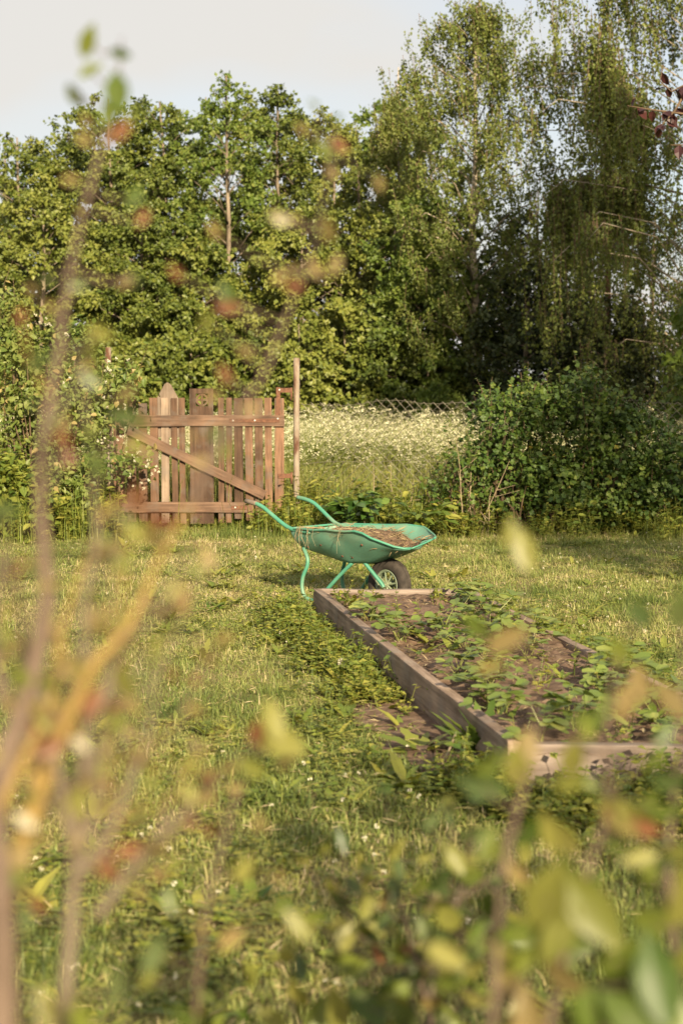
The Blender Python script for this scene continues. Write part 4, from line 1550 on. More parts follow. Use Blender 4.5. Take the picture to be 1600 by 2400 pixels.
# ------------------------------------------------------------------ shrubs
def shrub(name, label, x, y, blobs, n_leaf, leaf_s, tmpl, matl, seed, stems=16, stem_mat=None, group=None, flowers=None, cat="shrub", droop=0.0, shoots=55):
    """blobs: (dx, dy, z, rx, ry, rz) that make up the uneven outline"""
    r = np.random.default_rng(seed)
    root = thing(name, label, cat, (x, y, 0), 0, group)
    st = Acc()
    cl = []
    vol = np.array([b[3] * b[4] * b[5] for b in blobs]) ** .75
    vol = vol / vol.sum()
    lf = Acc()
    for b, wt_ in zip(blobs, vol):
        ncl = max(6, int(150 * wt_))
        d = norm(r.normal(0, 1, (ncl, 3)))
        rad = r.uniform(.35, 1.0, (ncl, 1)) ** .6
        c = np.array(b[:3]) + d * rad * np.array(b[3:])
        c[:, 2] = np.maximum(c[:, 2], .06)
        cl.append(c)
        per = int(n_leaf * wt_ / ncl)
        P = np.repeat(c, per, 0) + r.normal(0, 1, (ncl * per, 3)) * np.array([.085, .085, .075])
        P[:, 2] = np.maximum(P[:, 2], .02)
        o = norm(np.repeat(d, per, 0))
        m_ = len(P)
        U = norm(o * .5 + r.normal(0, .7, (m_, 3)) + np.array([0, 0, -.15 - droop]))
        N = norm(o * .5 + r.normal(0, .45, (m_, 3)) + np.array([.05, -.25, .7]))
        base_t = np.repeat(r.normal(.45, .13, ncl), per)
        add_leaves(lf, P, U, N, leaf_s * r.uniform(.45, 1.3, m_), np.clip(base_t + r.normal(0, .18, m_), 0, 1), tmpl)
        for k in range(max(2, int(stems * wt_ * 2))):
            e = c[r.integers(ncl)]
            s0 = np.array([b[0] * .7 + r.normal(0, .12), b[1] * .7 + r.normal(0, .10), -.02])
            st.tube([s0, s0 * .45 + e * .55 + np.array([r.normal(0, .06), 0, .1]), e + r.normal(0, .05, 3) + np.array([0, 0, .08])], [.011, .007, .003], 4, .5)
    allc = np.concatenate(cl)
    for k in range(shoots):
        c = allc[r.integers(len(allc))]
        if c[2] < np.percentile(allc[:, 2], 45):
            continue
        e = c + np.array([r.normal(0, .10), r.normal(0, .08), r.uniform(.12, .42)])
        st.tube([c, e], [.004, .002], 3, .5)
        q = 12
        f = r.uniform(.2, 1.02, (q, 1))
        az = r.uniform(0, 6.28, q)
        add_leaves(lf, c + (e - c) * f, np.stack([np.cos(az), np.sin(az), r.uniform(-.3, .5, q)], 1), np.stack([r.normal(0, .4, q), r.normal(-.25, .4, q), np.ones(q)], 1), leaf_s * r.uniform(.5, 1.0, q), np.clip(r.normal(.6, .2, q), 0, 1), tmpl)
    lf.build("foliage", matl, root)
    st.build("stems", stem_mat or M['twig'], root)
    if flowers:
        fl = Acc()
        for (fx, fy, fz) in flowers:
            for q in range(r.integers(2, 5)):
                c = np.array([fx, fy, fz]) + r.normal(0, .035, 3)
                nn = 16
                d = norm(r.normal(0, 1, (nn, 3)) + np.array([0, -.4, .6]))
                add_leaves(fl, c + d * .013 * r.uniform(.4, 1.2, (nn, 1)), r.normal(0, 1, (nn, 3)), d, .014, r.random(nn), (LEAF_DIAMOND[0] * np.array([1.4, 1, 1]), LEAF_DIAMOND[1]))
        fl.build("blossom", M['clover_flower'], root)
    return root


def px(u, v, y):
    q = at_y(u, v, y)
    return q[0], q[2]


# currant hedge to the right of the fence
def currant(uc, y, tops, label, seed, n):
    x0 = (uc - 800) / F_PX * y
    blobs = []
    for (u, v, ru, rv, dy) in tops:
        X, Z = px(u, v, y)
        s = y / F_PX
        blobs.append((X - x0, dy, Z, ru * s, .42, rv * s))
    shrub("currant_shrub", label, x0, y, blobs, int(n * 1.2), .056, LEAF_LOBED, M['currant'], seed, 26, M['twig'], "currant shrubs in the hedge")


currant(1190, 16.75, [(1180, 1000, 62, 65, 0), (1130, 1075, 45, 60, -.1), (1200, 1120, 85, 90, -.1), (1155, 945, 34, 32, 0)], "loose currant shrub at the sunlit end of the hedge beside the fence", 1, 2600)
currant(1300, 16.9, [(1262, 965, 62, 62, 0), (1330, 1050, 95, 95, -.1), (1290, 1150, 90, 90, -.25), (1240, 918, 30, 26, .1), (1320, 945, 40, 30, .1)], "second currant shrub of the hedge, growing beside the loose sunlit one", 2, 3900)
currant(1430, 17.0, [(1400, 965, 70, 62, 0), (1440, 1060, 90, 95, -.1), (1420, 1160, 105, 90, -.25), (1385, 905, 38, 36, 0), (1470, 975, 40, 40, 0)], "dense shaded currant shrub in the deep of the hedge", 3, 4500)
currant(1580, 16.9, [(1530, 1040, 55, 55, 0), (1560, 1120, 95, 70, -.1), (1545, 1180, 100, 70, -.2), (1650, 1120, 80, 90, 0)], "dark currant shrub at the hedge's far end by the picture edge", 4, 3600)

# young currant in front of the fence, lit
s = 16.3 / F_PX
x0 = (1060 - 800) * s
b = []
for (u, v, ru, rv) in [(1075, 1100, 45, 38), (1040, 1160, 45, 35), (1100, 1160, 60, 50)]:
    X, Z = px(u, v, 16.5)
    b.append((X - x0, 0, Z, ru * s, .25, rv * s))
shrub("currant_shrub", "low sparse currant bush in front of the wire fence", x0, 16.5, b, 700, .056, LEAF_LOBED, M['currant'], 15, 16, M['twig'], "currant shrubs in the hedge")


# bramble bush left of the gate
def bramble():
    y = 16.6
    s = y / F_PX
    x0 = (110 - 800) * s
    def bl(l):
        out = []
        for (u, v, ru, rv, dy) in l:
            X, Z = px(u, v, y)
            out.append((X - x0, dy, Z, ru * s, .40, rv * s))
        return out
    fl = []
    for u, v in [(85, 755), (112, 752), (110, 760), (255, 850), (262, 868), (258, 905), (245, 925), (252, 950), (280, 958), (275, 1030), (330, 1065), (345, 1085), (360, 1100), (300, 1118), (335, 1140), (300, 840), (165, 885), (240, 1030), (318, 1070), (150, 780)]:
        X, Z = px(u, v, y - .45)
        fl.append((X - x0, -.45, Z))
    shrub("bramble_bush", "large pale green bramble bush with white blossom beside the gate", x0, y,
          bl([(60, 870, 90, 95, 0), (135, 838, 85, 72, .1), (110, 960, 120, 100, 0), (40, 1060, 90, 90, -.1), (170, 1050, 75, 90, -.1), (250, 903, 40, 34, -.1), (212, 960, 45, 60, -.15), (300, 892, 40, 22, -.2), (305, 1085, 42, 20, -.42), (228, 1125, 38, 45, -.3), (30, 760, 30, 60, 0), (90, 1130, 110, 70, -.2), (15, 705, 22, 18, 0)]),
          11000, .072, LEAF_OVATE, M['bramble'], 9, 40, M['twig'], None, fl)


bramble()
s = 15.9 / F_PX
x0 = (40 - 800) * s
b = []
for (u, v, ru, rv) in [(30, 1140, 60, 55), (75, 1185, 60, 40), (5, 1190, 60, 40)]:
    X, Z = px(u, v, 15.9)
    b.append((X - x0, 0, Z, ru * s, .25, rv * s))
shrub("raspberry_plant", "bright yellow-green leafy plant in front of the bramble bush", x0, 15.9, b, 900, .10, LEAF_OVATE, M['weed'], 19, 10, M['weed'])


# ------------------------------------------------------------------ trees
def env_oval(t):
    return np.sqrt(np.clip(1 - (2 * np.clip(t, 0, 1) - .85) ** 2 / 1.55, 0, 1))


def env_full(t):
    return np.clip(np.minimum(1.0, (1 - t) * 3.2) ** .5, 0, 1) * np.clip(t * 4 + .55, 0, 1)


def env_cone(t):
    return np.clip((1 - t) ** .55 * 1.2, 0, 1) * np.clip(t * 6 + .35, 0, 1)


def env_column(t):
    return np.clip(np.minimum(1.0, (1 - t) * 2.6) ** .6, 0, 1) * np.clip(t * 5 + .3, 0, 1)


def tree(name, label, u, y, v_top, width, matl, seed, bark=None, clear=.12, env=env_oval, n_cl=115, per=185, leaf_s=.100, cl_r=.37, tmpl=LEAF_DIAMOND, trunk_r=.09, lean=0.0, group=None, cat="tree", depth=1.0, x=None, h=None, radius=None):
    r = np.random.default_rng(seed)
    if x is None:
        x, h = px(u, v_top, y)
    R = radius or width / 2 * y / F_PX
    root = thing(name, label, cat, (x, y, 0), 0, group)
    tr = Acc()
    zz = np.linspace(0, 1, 9)
    wob = np.cumsum(r.normal(0, .05, (9, 2)), 0) * (h / 10)
    tp = np.stack([wob[:, 0] - wob[0, 0] + lean * zz * h, wob[:, 1] - wob[0, 1], zz * h * .97 - .1], 1)
    tr.tube(tp, trunk_r * (1 - zz * .9) + .01, 7)
    def on_trunk(t):
        return np.stack([np.interp(t, zz, tp[:, k]) for k in range(3)], -1)
    t = clear + (1 - clear) * np.sort(r.random(n_cl)) ** .85
    tt = (t - clear) / (1 - clear)
    az = np.arange(n_cl) * 2.39996 + r.normal(0, .3, n_cl)
    rad = R * env(tt) * r.uniform(.22, 1.0, n_cl) ** .55
    core = on_trunk(t)
    C = core + np.stack([np.cos(az) * rad, np.sin(az) * rad * depth, r.normal(0, .12, n_cl)], 1)
    C[:, 2] = np.clip(C[:, 2], .25, h - .15)
    for k in range(0, n_cl, 2):
        s0 = on_trunk(np.array([max(t[k] - .10 * rad[k] / max(R, .1) - .03, .03)]))[0]
        mid = s0 * .5 + C[k] * .5 + np.array([0, 0, .06 * rad[k]])
        rr = trunk_r * .33 * (1 - t[k] * .6)
        tr.tube([s0, mid, C[k]], [rr, rr * .6, rr * .25], 4)
    tr.build("trunk", bark or M['bark'], root, True)
    cr = cl_r * r.uniform(.65, 1.25, n_cl) * np.clip(.55 + .6 * env(tt), .5, 1.1)
    cnt = np.maximum(12, (per * (cr / cl_r) ** 2).astype(int))
    idx = np.repeat(np.arange(n_cl), cnt)
    n = len(idx)
    d = norm(r.normal(0, 1, (n, 3)))
    # ragged clumps: leaves sit on short sprays inside each clump
    spray = norm(r.normal(0, 1, (n_cl * 9, 3)))
    sp = spray[idx * 9 + r.integers(0, 9, n)]
    off = sp * r.uniform(.15, 1.1, (n, 1)) + d * r.uniform(.04, .30, (n, 1))
    P = C[idx] + off * cr[idx][:, None] * np.array([1, 1, .72])
    U = norm(sp * .4 + r.normal(0, .7, (n, 3)) + np.array([0, 0, -.2]))
    N = norm(off * .55 + r.normal(0, .42, (n, 3)) + np.array([.08, -.32, .50]))
    tint = np.clip(np.repeat(r.normal(.45, .14, n_cl), cnt) + r.normal(0, .2, n), 0, 1)
    cr_acc = Acc()
    add_leaves(cr_acc, P, U, N, leaf_s * r.uniform(.5, 1.4, n), tint, tmpl)
    cr_acc.build("crown", matl, root)
    return root


WOOD = "trees of the wood edge beyond the meadow"
# back row first: the skyline from left to right
tree("alder_tree", "leafy alder at the wood edge beside the picture's left border", 40, 41, 290, 455, M['alder'], 1, env=env_full, group=WOOD, trunk_r=.10)
tree("alder_tree", "alder with a flat feathery top, second from the left border", 150, 42, 282, 358, M['alder'], 2, env=env_full, group=WOOD)
tree("alder_tree", "alder with a lumpy crown rising above the rusty latch post", 270, 40.5, 196, 372, M['alder'], 3, env=env_full, group=WOOD)
tree("alder_tree", "alder topped by a single bumpy leader just right of the latch post", 392, 41, 198, 331, M['alder'], 4, env=env_full, group=WOOD)
tree("alder_tree", "tallest leafy tree of the wood edge, with a pointed open top above the gate", 528, 39.5, 140, 372, M['willow'], 5, env=env_cone, n_cl=120, per=120, group=WOOD, trunk_r=.10)
tree("alder_tree", "tree with a slender tip standing behind the tall pipe post", 655, 41, 178, 386, M['alder'], 6, env=env_cone, n_cl=115, group=WOOD)
tree("alder_tree", "rounded tree filling the dip in the skyline left of the slim birch", 785, 42, 232, 317, M['alder'], 7, env=env_full, group=WOOD)
tree("alder_tree", "dense round topped tree in front of the slim birch", 850, 38.5, 330, 358, M['alder'], 8, env=env_full, group=WOOD)
tree("willow_tree", "pale yellow-green bushy tree left of the white birch trunk", 1005, 35.5, 440, 290, M['willow'], 9, clear=.05, n_cl=120, per=170, leaf_s=.10, cl_r=.36, group=WOOD)
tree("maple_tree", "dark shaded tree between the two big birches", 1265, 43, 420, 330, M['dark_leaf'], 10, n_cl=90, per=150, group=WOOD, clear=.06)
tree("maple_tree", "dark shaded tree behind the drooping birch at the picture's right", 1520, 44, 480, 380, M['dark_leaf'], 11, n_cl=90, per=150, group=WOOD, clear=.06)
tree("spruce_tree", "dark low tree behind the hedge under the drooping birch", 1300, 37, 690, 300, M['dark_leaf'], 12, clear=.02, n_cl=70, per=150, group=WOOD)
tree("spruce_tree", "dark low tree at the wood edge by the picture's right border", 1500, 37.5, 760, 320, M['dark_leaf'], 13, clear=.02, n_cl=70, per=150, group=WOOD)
tree("alder_tree", "alder in the second row seen between the two leftmost alders", 95, 37.5, 430, 317, M['alder'], 14, env=env_full, n_cl=105, group=WOOD)
tree("alder_tree", "second row alder below the lumpy crown, over the bramble bush", 330, 38, 440, 331, M['alder'], 15, env=env_full, n_cl=105, group=WOOD)
tree("alder_tree", "second row alder below the tree with the slender tip", 700, 38, 480, 358, M['alder'], 16, env=env_full, n_cl=110, group=WOOD)
tree("alder_tree", "second row alder standing behind the gate's carved board", 455, 38, 520, 303, M['alder'], 17, env=env_full, n_cl=100, group=WOOD)

for k, (u, y, vt, w, lab) in enumerate([(10, 45, 300, 300, "hazy back row tree at the left border"), (210, 45.5, 232, 260, "back row tree filling the notch left of the lumpy crown"), (335, 45, 215, 260, "back row tree between the lumpy crown and the bumpy leader"), (462, 45, 195, 260, "back row tree just left of the tallest leafy tree"), (600, 45.5, 200, 260, "back row tree between the tallest tree and the slender tip"), (725, 45, 238, 260, "back row tree right of the slender tip"), (880, 45, 215, 240, "back row tree just left of the slim birch"), (1010, 45, 260, 260, "back row tree between the slim birch and the tall birch")]):
    tree("alder_tree", lab, u, y, vt, w, M['alder'] if k % 3 else M['willow'], 120 + k, env=env_full, n_cl=80, per=120, leaf_s=.13, group=WOOD)

tree("maple_tree", "low dark tree in deep shade just right of the white birch trunk", 1235, 33.6, 600, 270, M['dark_leaf'], 141, clear=.03, n_cl=85, per=120, group=WOOD)  # this and the next tree: shade-dark leaves added to deepen the dark zone
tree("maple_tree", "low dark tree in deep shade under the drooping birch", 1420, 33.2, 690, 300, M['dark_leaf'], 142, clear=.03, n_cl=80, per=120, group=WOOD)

# saplings and bushes along the foot of the wood
low = [(310, 36.0, 800, 190, "alder bush at the wood foot behind the latch post"), (440, 35.8, 760, 210, "alder bush at the wood foot behind the pointed board of the gate"), (575, 36.0, 790, 190, "alder bush at the wood foot behind the plain pickets"),
       (700, 35.6, 740, 210, "alder bush at the wood foot behind the tall pipe post"), (800, 35.6, 690, 210, "taller alder bush at the wood foot, second from the white birch trunk"), (925, 35.2, 720, 230, "broad alder bush at the wood foot in front of the pale tree"), (1060, 35.6, 700, 190, "alder bush crowding round the white birch trunk"),
       (180, 36.2, 820, 230, "alder bush at the wood foot hidden partly by the bramble"), (40, 36.2, 800, 230, "alder bush at the wood foot by the left border")]
for k, (u, y, vt, w, lab) in enumerate(low):
    tree("alder_bush", lab, u, y, vt, w, M['alder'], 30 + k, clear=.02, n_cl=70, per=130, leaf_s=.115, cl_r=.34, trunk_r=.04, group="bushes along the foot of the wood", cat="bush")
tree("larch_sapling", "yellow-green feathery sapling with drooping boughs left of the white birch trunk", 1030, 33.5, 880, 150, M['willow'], 45, clear=.02, n_cl=40, per=110, leaf_s=.12, cl_r=.28, tmpl=LEAF_SLIM, trunk_r=.03, cat="sapling", env=env_cone)


def birch(name, label, u, y, v_top, width, seed, n_limb=34, strands=430, s_len=(0.5, 1.5), leaf_s=.085, clear=.22, trunk_r=.13, lean=0.0, bark=None, env=env_column, matl=None, ascend=.55, per=30, extra=None):
    r = np.random.default_rng(seed)
    x, h = px(u, v_top, y)
    R = width / 2 * y / F_PX
    root = thing(name, label, "tree", (x, y, 0), 0, WOOD)
    tr = Acc()
    zz = np.linspace(0, 1, 11)
    wob = np.cumsum(r.normal(0, .045, (11, 2)), 0) * (h / 10)
    tp = np.stack([wob[:, 0] - wob[0, 0] + lean * zz * h, wob[:, 1] - wob[0, 1], zz * h * .98 - .1], 1)
    tr.tube(tp, trunk_r * (1 - zz * .92) + .008, 9)
    tips, wts = [], []
    for k in range(n_limb):
        t = clear + (1 - clear) * (k + r.random()) / n_limb
        ttk = (t - clear) / (1 - clear)
        s0 = np.array([np.interp(t * .92, zz, tp[:, q]) for q in range(3)])
        az = k * 2.39996 + r.normal(0, .35)
        ln = R * float(env(np.array([ttk]))[0]) * r.uniform(.7, 1.1)
        e = s0 + np.array([math.cos(az) * ln, math.sin(az) * ln, ascend * ln + .15])
        e[2] = min(e[2], h - .05)
        mid = s0 + (e - s0) * .5 + np.array([0, 0, .16 * ln])
        end = e + np.array([math.cos(az) * .25, math.sin(az) * .25, -.18]) * ln * .5
        rr = trunk_r * .32 * (1 - t * .7)
        path = [s0, mid, e, end]
        tr.tube(path, [rr, rr * .7, rr * .4, rr * .15], 4)
        pa = np.array(path)
        for q in range(14):
            s_ = r.uniform(.12, 1) ** .75
            f = s_ * 3
            i = min(int(f), 2)
            p = pa[i] + (pa[i + 1] - pa[i]) * (f - i)
            tips.append(p + r.normal(0, 1, 3) * np.array([.28, .28, .16]) * (.4 + .6 * min(ln, 1.4)))
            wts.append(.3 + s_)
    if extra:
        for path, rr, cnt in extra:
            pa = np.array(path) - np.array([x, y, 0])
            tr.tube(pa, np.linspace(rr, rr * .4, len(pa)), 5)
            for q in range(cnt):
                f = r.uniform(.25, 1) * (len(pa) - 1)
                i = min(int(f), len(pa) - 2)
                tips.append(pa[i] + (pa[i + 1] - pa[i]) * (f - i) + r.normal(0, .12, 3))
                wts.append(1.5)
    tr.build("trunk", bark or M['birch_bark'], root, True)
    tips = np.array(tips)
    w = np.array(wts)
    pick = r.choice(len(tips), strands, p=w / w.sum())
    if extra:
        ne = sum(c for _, _, c in extra)
        pick = np.concatenate([pick, np.arange(len(tips) - ne, len(tips))])
    m_ = len(pick)
    S0 = tips[pick] + r.normal(0, .09, (m_, 3))
    SL = r.uniform(*s_len, m_) * r.uniform(.5, 1.0, m_)
    sway = r.normal(0, .12, (m_, 2)) + .10
    idx = np.repeat(np.arange(m_), per)
    f = r.random(m_ * per)
    P = S0[idx] + np.stack([sway[idx, 0] * f, sway[idx, 1] * f, -f * SL[idx]], 1) + r.normal(0, .050, (m_ * per, 3)) * (1.25 - .6 * f)[:, None]
    P[:, 2] = np.maximum(P[:, 2], .3)
    n = len(P)
    U = norm(r.normal(0, .6, (n, 3)) + np.array([0, 0, -.8]))
    N = norm(r.normal(0, .8, (n, 3)) + np.array([0, -.15, .35]))
    tint = np.clip(np.repeat(r.normal(.45, .13, m_), per) + r.normal(0, .18, n), 0, 1)
    tw = Acc()
    e0 = S0 + np.stack([sway[:, 0], sway[:, 1], -SL], 1)
    w_ = np.array([.006, 0, 0])
    tw.add(np.stack([S0 - w_, S0 + w_, e0], 1).reshape(-1, 3), np.arange(m_ * 3).reshape(-1, 3))
    tw.build("hanging_twigs", M['twig'], root)["kind"] = "stuff"
    a = Acc()
    add_leaves(a, P, U, N, leaf_s * r.uniform(.6, 1.25, n), tint, LEAF_DIAMOND)
    a.build("crown", matl or M['birch'], root)


birch("birch_tree", "slim young birch with a narrow pointed top left of the tall birch", 930, 40, 128, 190, 61, n_limb=34, strands=1000, s_len=(.4, 1.1), leaf_s=.068, per=36, clear=.2, trunk_r=.08, env=env_cone)
birch("birch_tree", "tall airy birch with a straight white trunk rising out of the picture", 1128, 34.9, -90, 350, 62, n_limb=56, strands=1250, s_len=(.3, 1.0), leaf_s=.074, per=32, clear=.16, trunk_r=.12, env=env_column)
Yb = 32.0
ex = [([at_y(1660, 470, Yb), at_y(1540, 440, Yb - .1), at_y(1470, 425, Yb - .2), at_y(1420, 425, Yb - .3), at_y(1370, 428, Yb - .5), at_y(1318, 455, Yb - .7), at_y(1300, 475, Yb - .8)], .028, 110),
      ([at_y(1560, 320, Yb), at_y(1490, 270, Yb - .4), at_y(1430, 165, Yb - .7), at_y(1400, 130, Yb - .8)], .03, 70)]
birch("birch_tree", "big drooping birch with long hanging twigs at the picture's right", 1670, Yb, -330, 860, 63, n_limb=80, strands=3000, s_len=(.8, 2.3), leaf_s=.076, clear=.12, trunk_r=.10, env=env_column, per=34, ascend=.35, extra=ex)
tree("pine_tree", "bare reddish trunk of a pine seen through the drooping birch", 1428, 38, 120, 120, M['dark_leaf'], 71, bark=M['pine_bark'], clear=.6, n_cl=30, per=90, trunk_r=.12, group=WOOD)

# lit maple reaching in from the right
tree("maple_tree", "light green maple reaching in at the picture's right border over the hedge", 1760, 24, 560, 420, M['willow'], 81, n_cl=90, per=70, leaf_s=.12, cl_r=.30, clear=.2, trunk_r=.07)

# ------------------------------------------------------------------ purple plum beside the lawn: one twig hangs into view, its crown shades the hedge
def plum():
    r = np.random.default_rng(91)
    bx, by = 6.75, 6.4
    root = thing("plum_tree", "purple leaved plum tree whose dark twig hangs in at the upper right", "tree", (bx, by, 0))
    tr, lf = Acc(), Acc()
    tr.tube([(0, 0, -.1), (.05, 0, 1.2), (-.05, .05, 2.4), (.0, 0, 4.0), (.1, 0, 5.8)], [.13, .11, .09, .06, .02], 9)
    n_cl = 230
    C = []
    for k in range(n_cl):
        d = norm(r.normal(0, 1, 3))
        c = np.array([0, 0, 4.2]) + d * r.uniform(.4, 1, 1) ** .5 * np.array([2.75, 2.2, 2.7])
        C.append(c)
        if k % 2 == 0:
            s0 = np.array([0, 0, np.clip(c[2] - 1.2, 1.3, 5)])
            tr.tube([s0, (s0 + c) / 2 + np.array([0, 0, .2]), c], [.03, .02, .006], 4)
    C = np.array(C)
    idx = np.repeat(np.arange(n_cl), 75)
    n = len(idx)
    P = C[idx] + r.normal(0, .20, (n, 3))
    add_leaves(lf, P, r.normal(0, 1, (n, 3)), r.normal(0, 1, (n, 3)) + np.array([0, 0, .6]), .10 * r.uniform(.6, 1.2, n), r.random(n), LEAF_DIAMOND)
    # the twigs in view
    Yt = 8.2
    def Q(u, v, dy=0.0):
        return at_y(u, v, Yt + dy) - np.array([bx, by, 0])
    twigs = [[(-2.2, .9, 3.2), Q(1700, 120), Q(1620, 190), Q(1572, 215), Q(1545, 190), Q(1553, 152)], [Q(1620, 190), Q(1580, 260), Q(1556, 285), Q(1545, 300)], [Q(1700, 300), Q(1610, 268), Q(1530, 258), Q(1470, 248)], [Q(1700, 360), Q(1620, 340), Q(1570, 340)]]
    for tw in twigs:
        tr.tube(tw, np.linspace(.008, .0025, len(tw)), 5)
        pa = np.array(tw[1:], float)
        for q in range(9):
            f = r.uniform(0, 1) * (len(pa) - 1)
            i = min(int(f), len(pa) - 2)
            p0 = pa[i] + (pa[i + 1] - pa[i]) * (f - i)
            add_leaves(lf, [p0], [norm(r.normal(0, .5, 3) + np.array([0, 0, -.7]))], [r.normal(0, 1, 3) + np.array([0, -.6, .2])], r.uniform(.05, .085), r.random(), LEAF_OVATE)
    tr.build("trunk", M['twig'], root, True)
    lf.build("crown", M['purple'], root)


plum()
tree("lime_tree", "tall lime tree outside the frame whose shade lies on the wood behind the hedge", 0, 6.5, 0, 1, M['alder'], 97, x=13.3, h=18.5, clear=.40, n_cl=130, per=70, leaf_s=.30, cl_r=.95, trunk_r=.25, radius=4.6, env=env_full)


tree("apple_tree", "young apple tree behind the lens that dapples the near lawn with shade", 0, -1.8, 0, 1, M['alder'], 95, bark=M['twig'], x=2.7, h=3.5, clear=.35, n_cl=85, per=70, leaf_s=.06, cl_r=.26, trunk_r=.05, radius=1.45)


# ------------------------------------------------------------------ foreground shrubs close to the lens
fg_tmpl = fan((0, .5, -.04), [(0, 0, 0), (-.12, .12, .02), (-.22, .32, .05), (-.25, .50, .06), (-.21, .70, .03), (-.10, .90, -.04), (0, 1.06, -.12), (.10, .90, -.04), (.21, .70, .03), (.25, .50, .06), (.22, .32, .05), (.12, .12, .02)])
FG_MESH = {}
for key in ('fg_green', 'fg_yellow', 'fg_blue', 'fg_red', 'fg_tan', 'fg_flower'):
    FG_MESH[key] = [leaf_single("leaf", fg_tmpl, t, M[key]) for t in (.15, .5, .85)]


def fg_leaf(root, base, pos, size, key, r, ang=None, face=None):
    """one leaf of the shrub; ang turns it about the view direction, 0 = tip up"""
    o = link("leaf" if key != 'fg_flower' else "flower", FG_MESH[key][r.integers(3)], None, root)
    a = r.uniform(-2.2, 2.2) if ang is None else ang
    tiltx = r.uniform(-.7, .7) if face is None else face
    rot = Matrix.Rotation(-a, 4, 'Y') @ Matrix.Rotation(math.pi / 2 + tiltx, 4, 'X') @ Matrix.Rotation(r.uniform(-.5, .5), 4, 'Y')
    c = Vector(pos) - Vector(base)
    o.matrix_local = Matrix.Translation(c) @ rot @ Matrix.Translation((0, -size * .5, 0)) @ Matrix.Scale(size, 4)
    return o


def fg_shrub(label, base, stems, leaves, seed, auto, K_=1.0, leaf_k=1.0, side=0):
    """stems: (points as (u, v, depth), radius start, radius end, material); leaves: (u, v, depth, size, key, angle)"""
    r = np.random.default_rng(seed)
    root = thing("blueberry_bush", label, "shrub", base)
    B = np.array(base)
    tw = Acc()
    paths = []
    for pts, r0, r1, mk in stems:
        P = np.array([at_y(u, v, d * K_) for u, v, d in pts])
        # smooth
        t = np.linspace(0, len(P) - 1, (len(P) - 1) * 4 + 1)
        S = np.stack([np.interp(t, np.arange(len(P)), P[:, k]) for k in range(3)], 1)
        S[1:-1] = (S[:-2] + 2 * S[1:-1] + S[2:]) / 4
        a = Acc()
        a.tube(S - B, (r1 * .7 + (r0 * 1.05 - r1 * .7) * np.linspace(1, 0, len(S)) ** 1.3) * K_ * 1.15, 8)
        a.build("stem", M[mk], root, True)
        paths.append(S)
    for (u, v, d, s, key, ang) in leaves:
        pos = at_y(u, v, d * K_)
        fg_leaf(root, base, pos, s * K_ * leaf_k, key, r, ang)
        allp = np.concatenate(paths)
        j = int(np.argmin(np.linalg.norm(allp - pos, axis=1) + .25 * np.maximum(allp[:, 2] - pos[2] + .03, 0)))
        q = allp[j]
        if np.linalg.norm(q - pos) < .16:
            tw.tube([q - B, (q * .45 + pos * .55) - B + np.array([0, 0, -.006]), pos - B], [.0013, .001, .0007], 5)
    for k in range(side):
        S = paths[(0, 1, 2, 3, 6, 8, 9, 10, 11, 12)[k % 10]]
        i = int(r.uniform(.12, .75) * (len(S) - 1))
        d = S[min(i + 3, len(S) - 1)] - S[max(i - 3, 0)]
        d = d / max(np.linalg.norm(d), 1e-6)
        ln = r.uniform(.05, .15)
        o_ = np.array([r.choice([-1, 1]) * r.uniform(.5, 1.1), r.normal(0, .35), r.uniform(-.1, .3)])
        p1 = S[i] + (d * .7 + o_ * .5) * ln * .5
        p2 = p1 + (d * .9 + o_ * .25 + np.array([0, 0, .2])) * ln * .6
        a = Acc()
        rr = r.uniform(.0011, .0022)
        a.tube([S[i] - B, S[i] * .4 + p1 * .6 - B + r.normal(0, .003, 3), p1 - B, p2 - B], [rr, rr * .85, rr * .7, rr * .4], 6)
        a.build("stem", M[('stem_brown', 'stem_pink', 'stem_brown', 'stem_yellow')[k % 4]], root, True)
        for q in range(r.integers(1, 4)):
            f = r.uniform(.3, 1.05)
            fg_leaf(root, base, p1 + (p2 - p1) * f + r.normal(0, .004, 3), r.uniform(.012, .026), ('fg_tan', 'fg_yellow', 'fg_green', 'fg_red', 'fg_tan')[r.integers(5)], r)
    for (pi, t0, t1, n, keys, s0, s1, jit) in auto:
        S = paths[pi]
        for k in range(n):
            f = r.uniform(t0, t1) * (len(S) - 1)
            i = min(int(f), len(S) - 2)
            p = S[i] + (S[i + 1] - S[i]) * (f - i) + r.normal(0, 1, 3) * jit * K_
            fg_leaf(root, base, p, r.uniform(s0, s1) * K_ * leaf_k, keys[r.integers(len(keys))], r)
            tw.tube([S[i] - B, p - B], [.001, .0006], 4)
    tw.build("twigs", M['stem_brown'], root, True)["kind"] = "stuff"
    return root


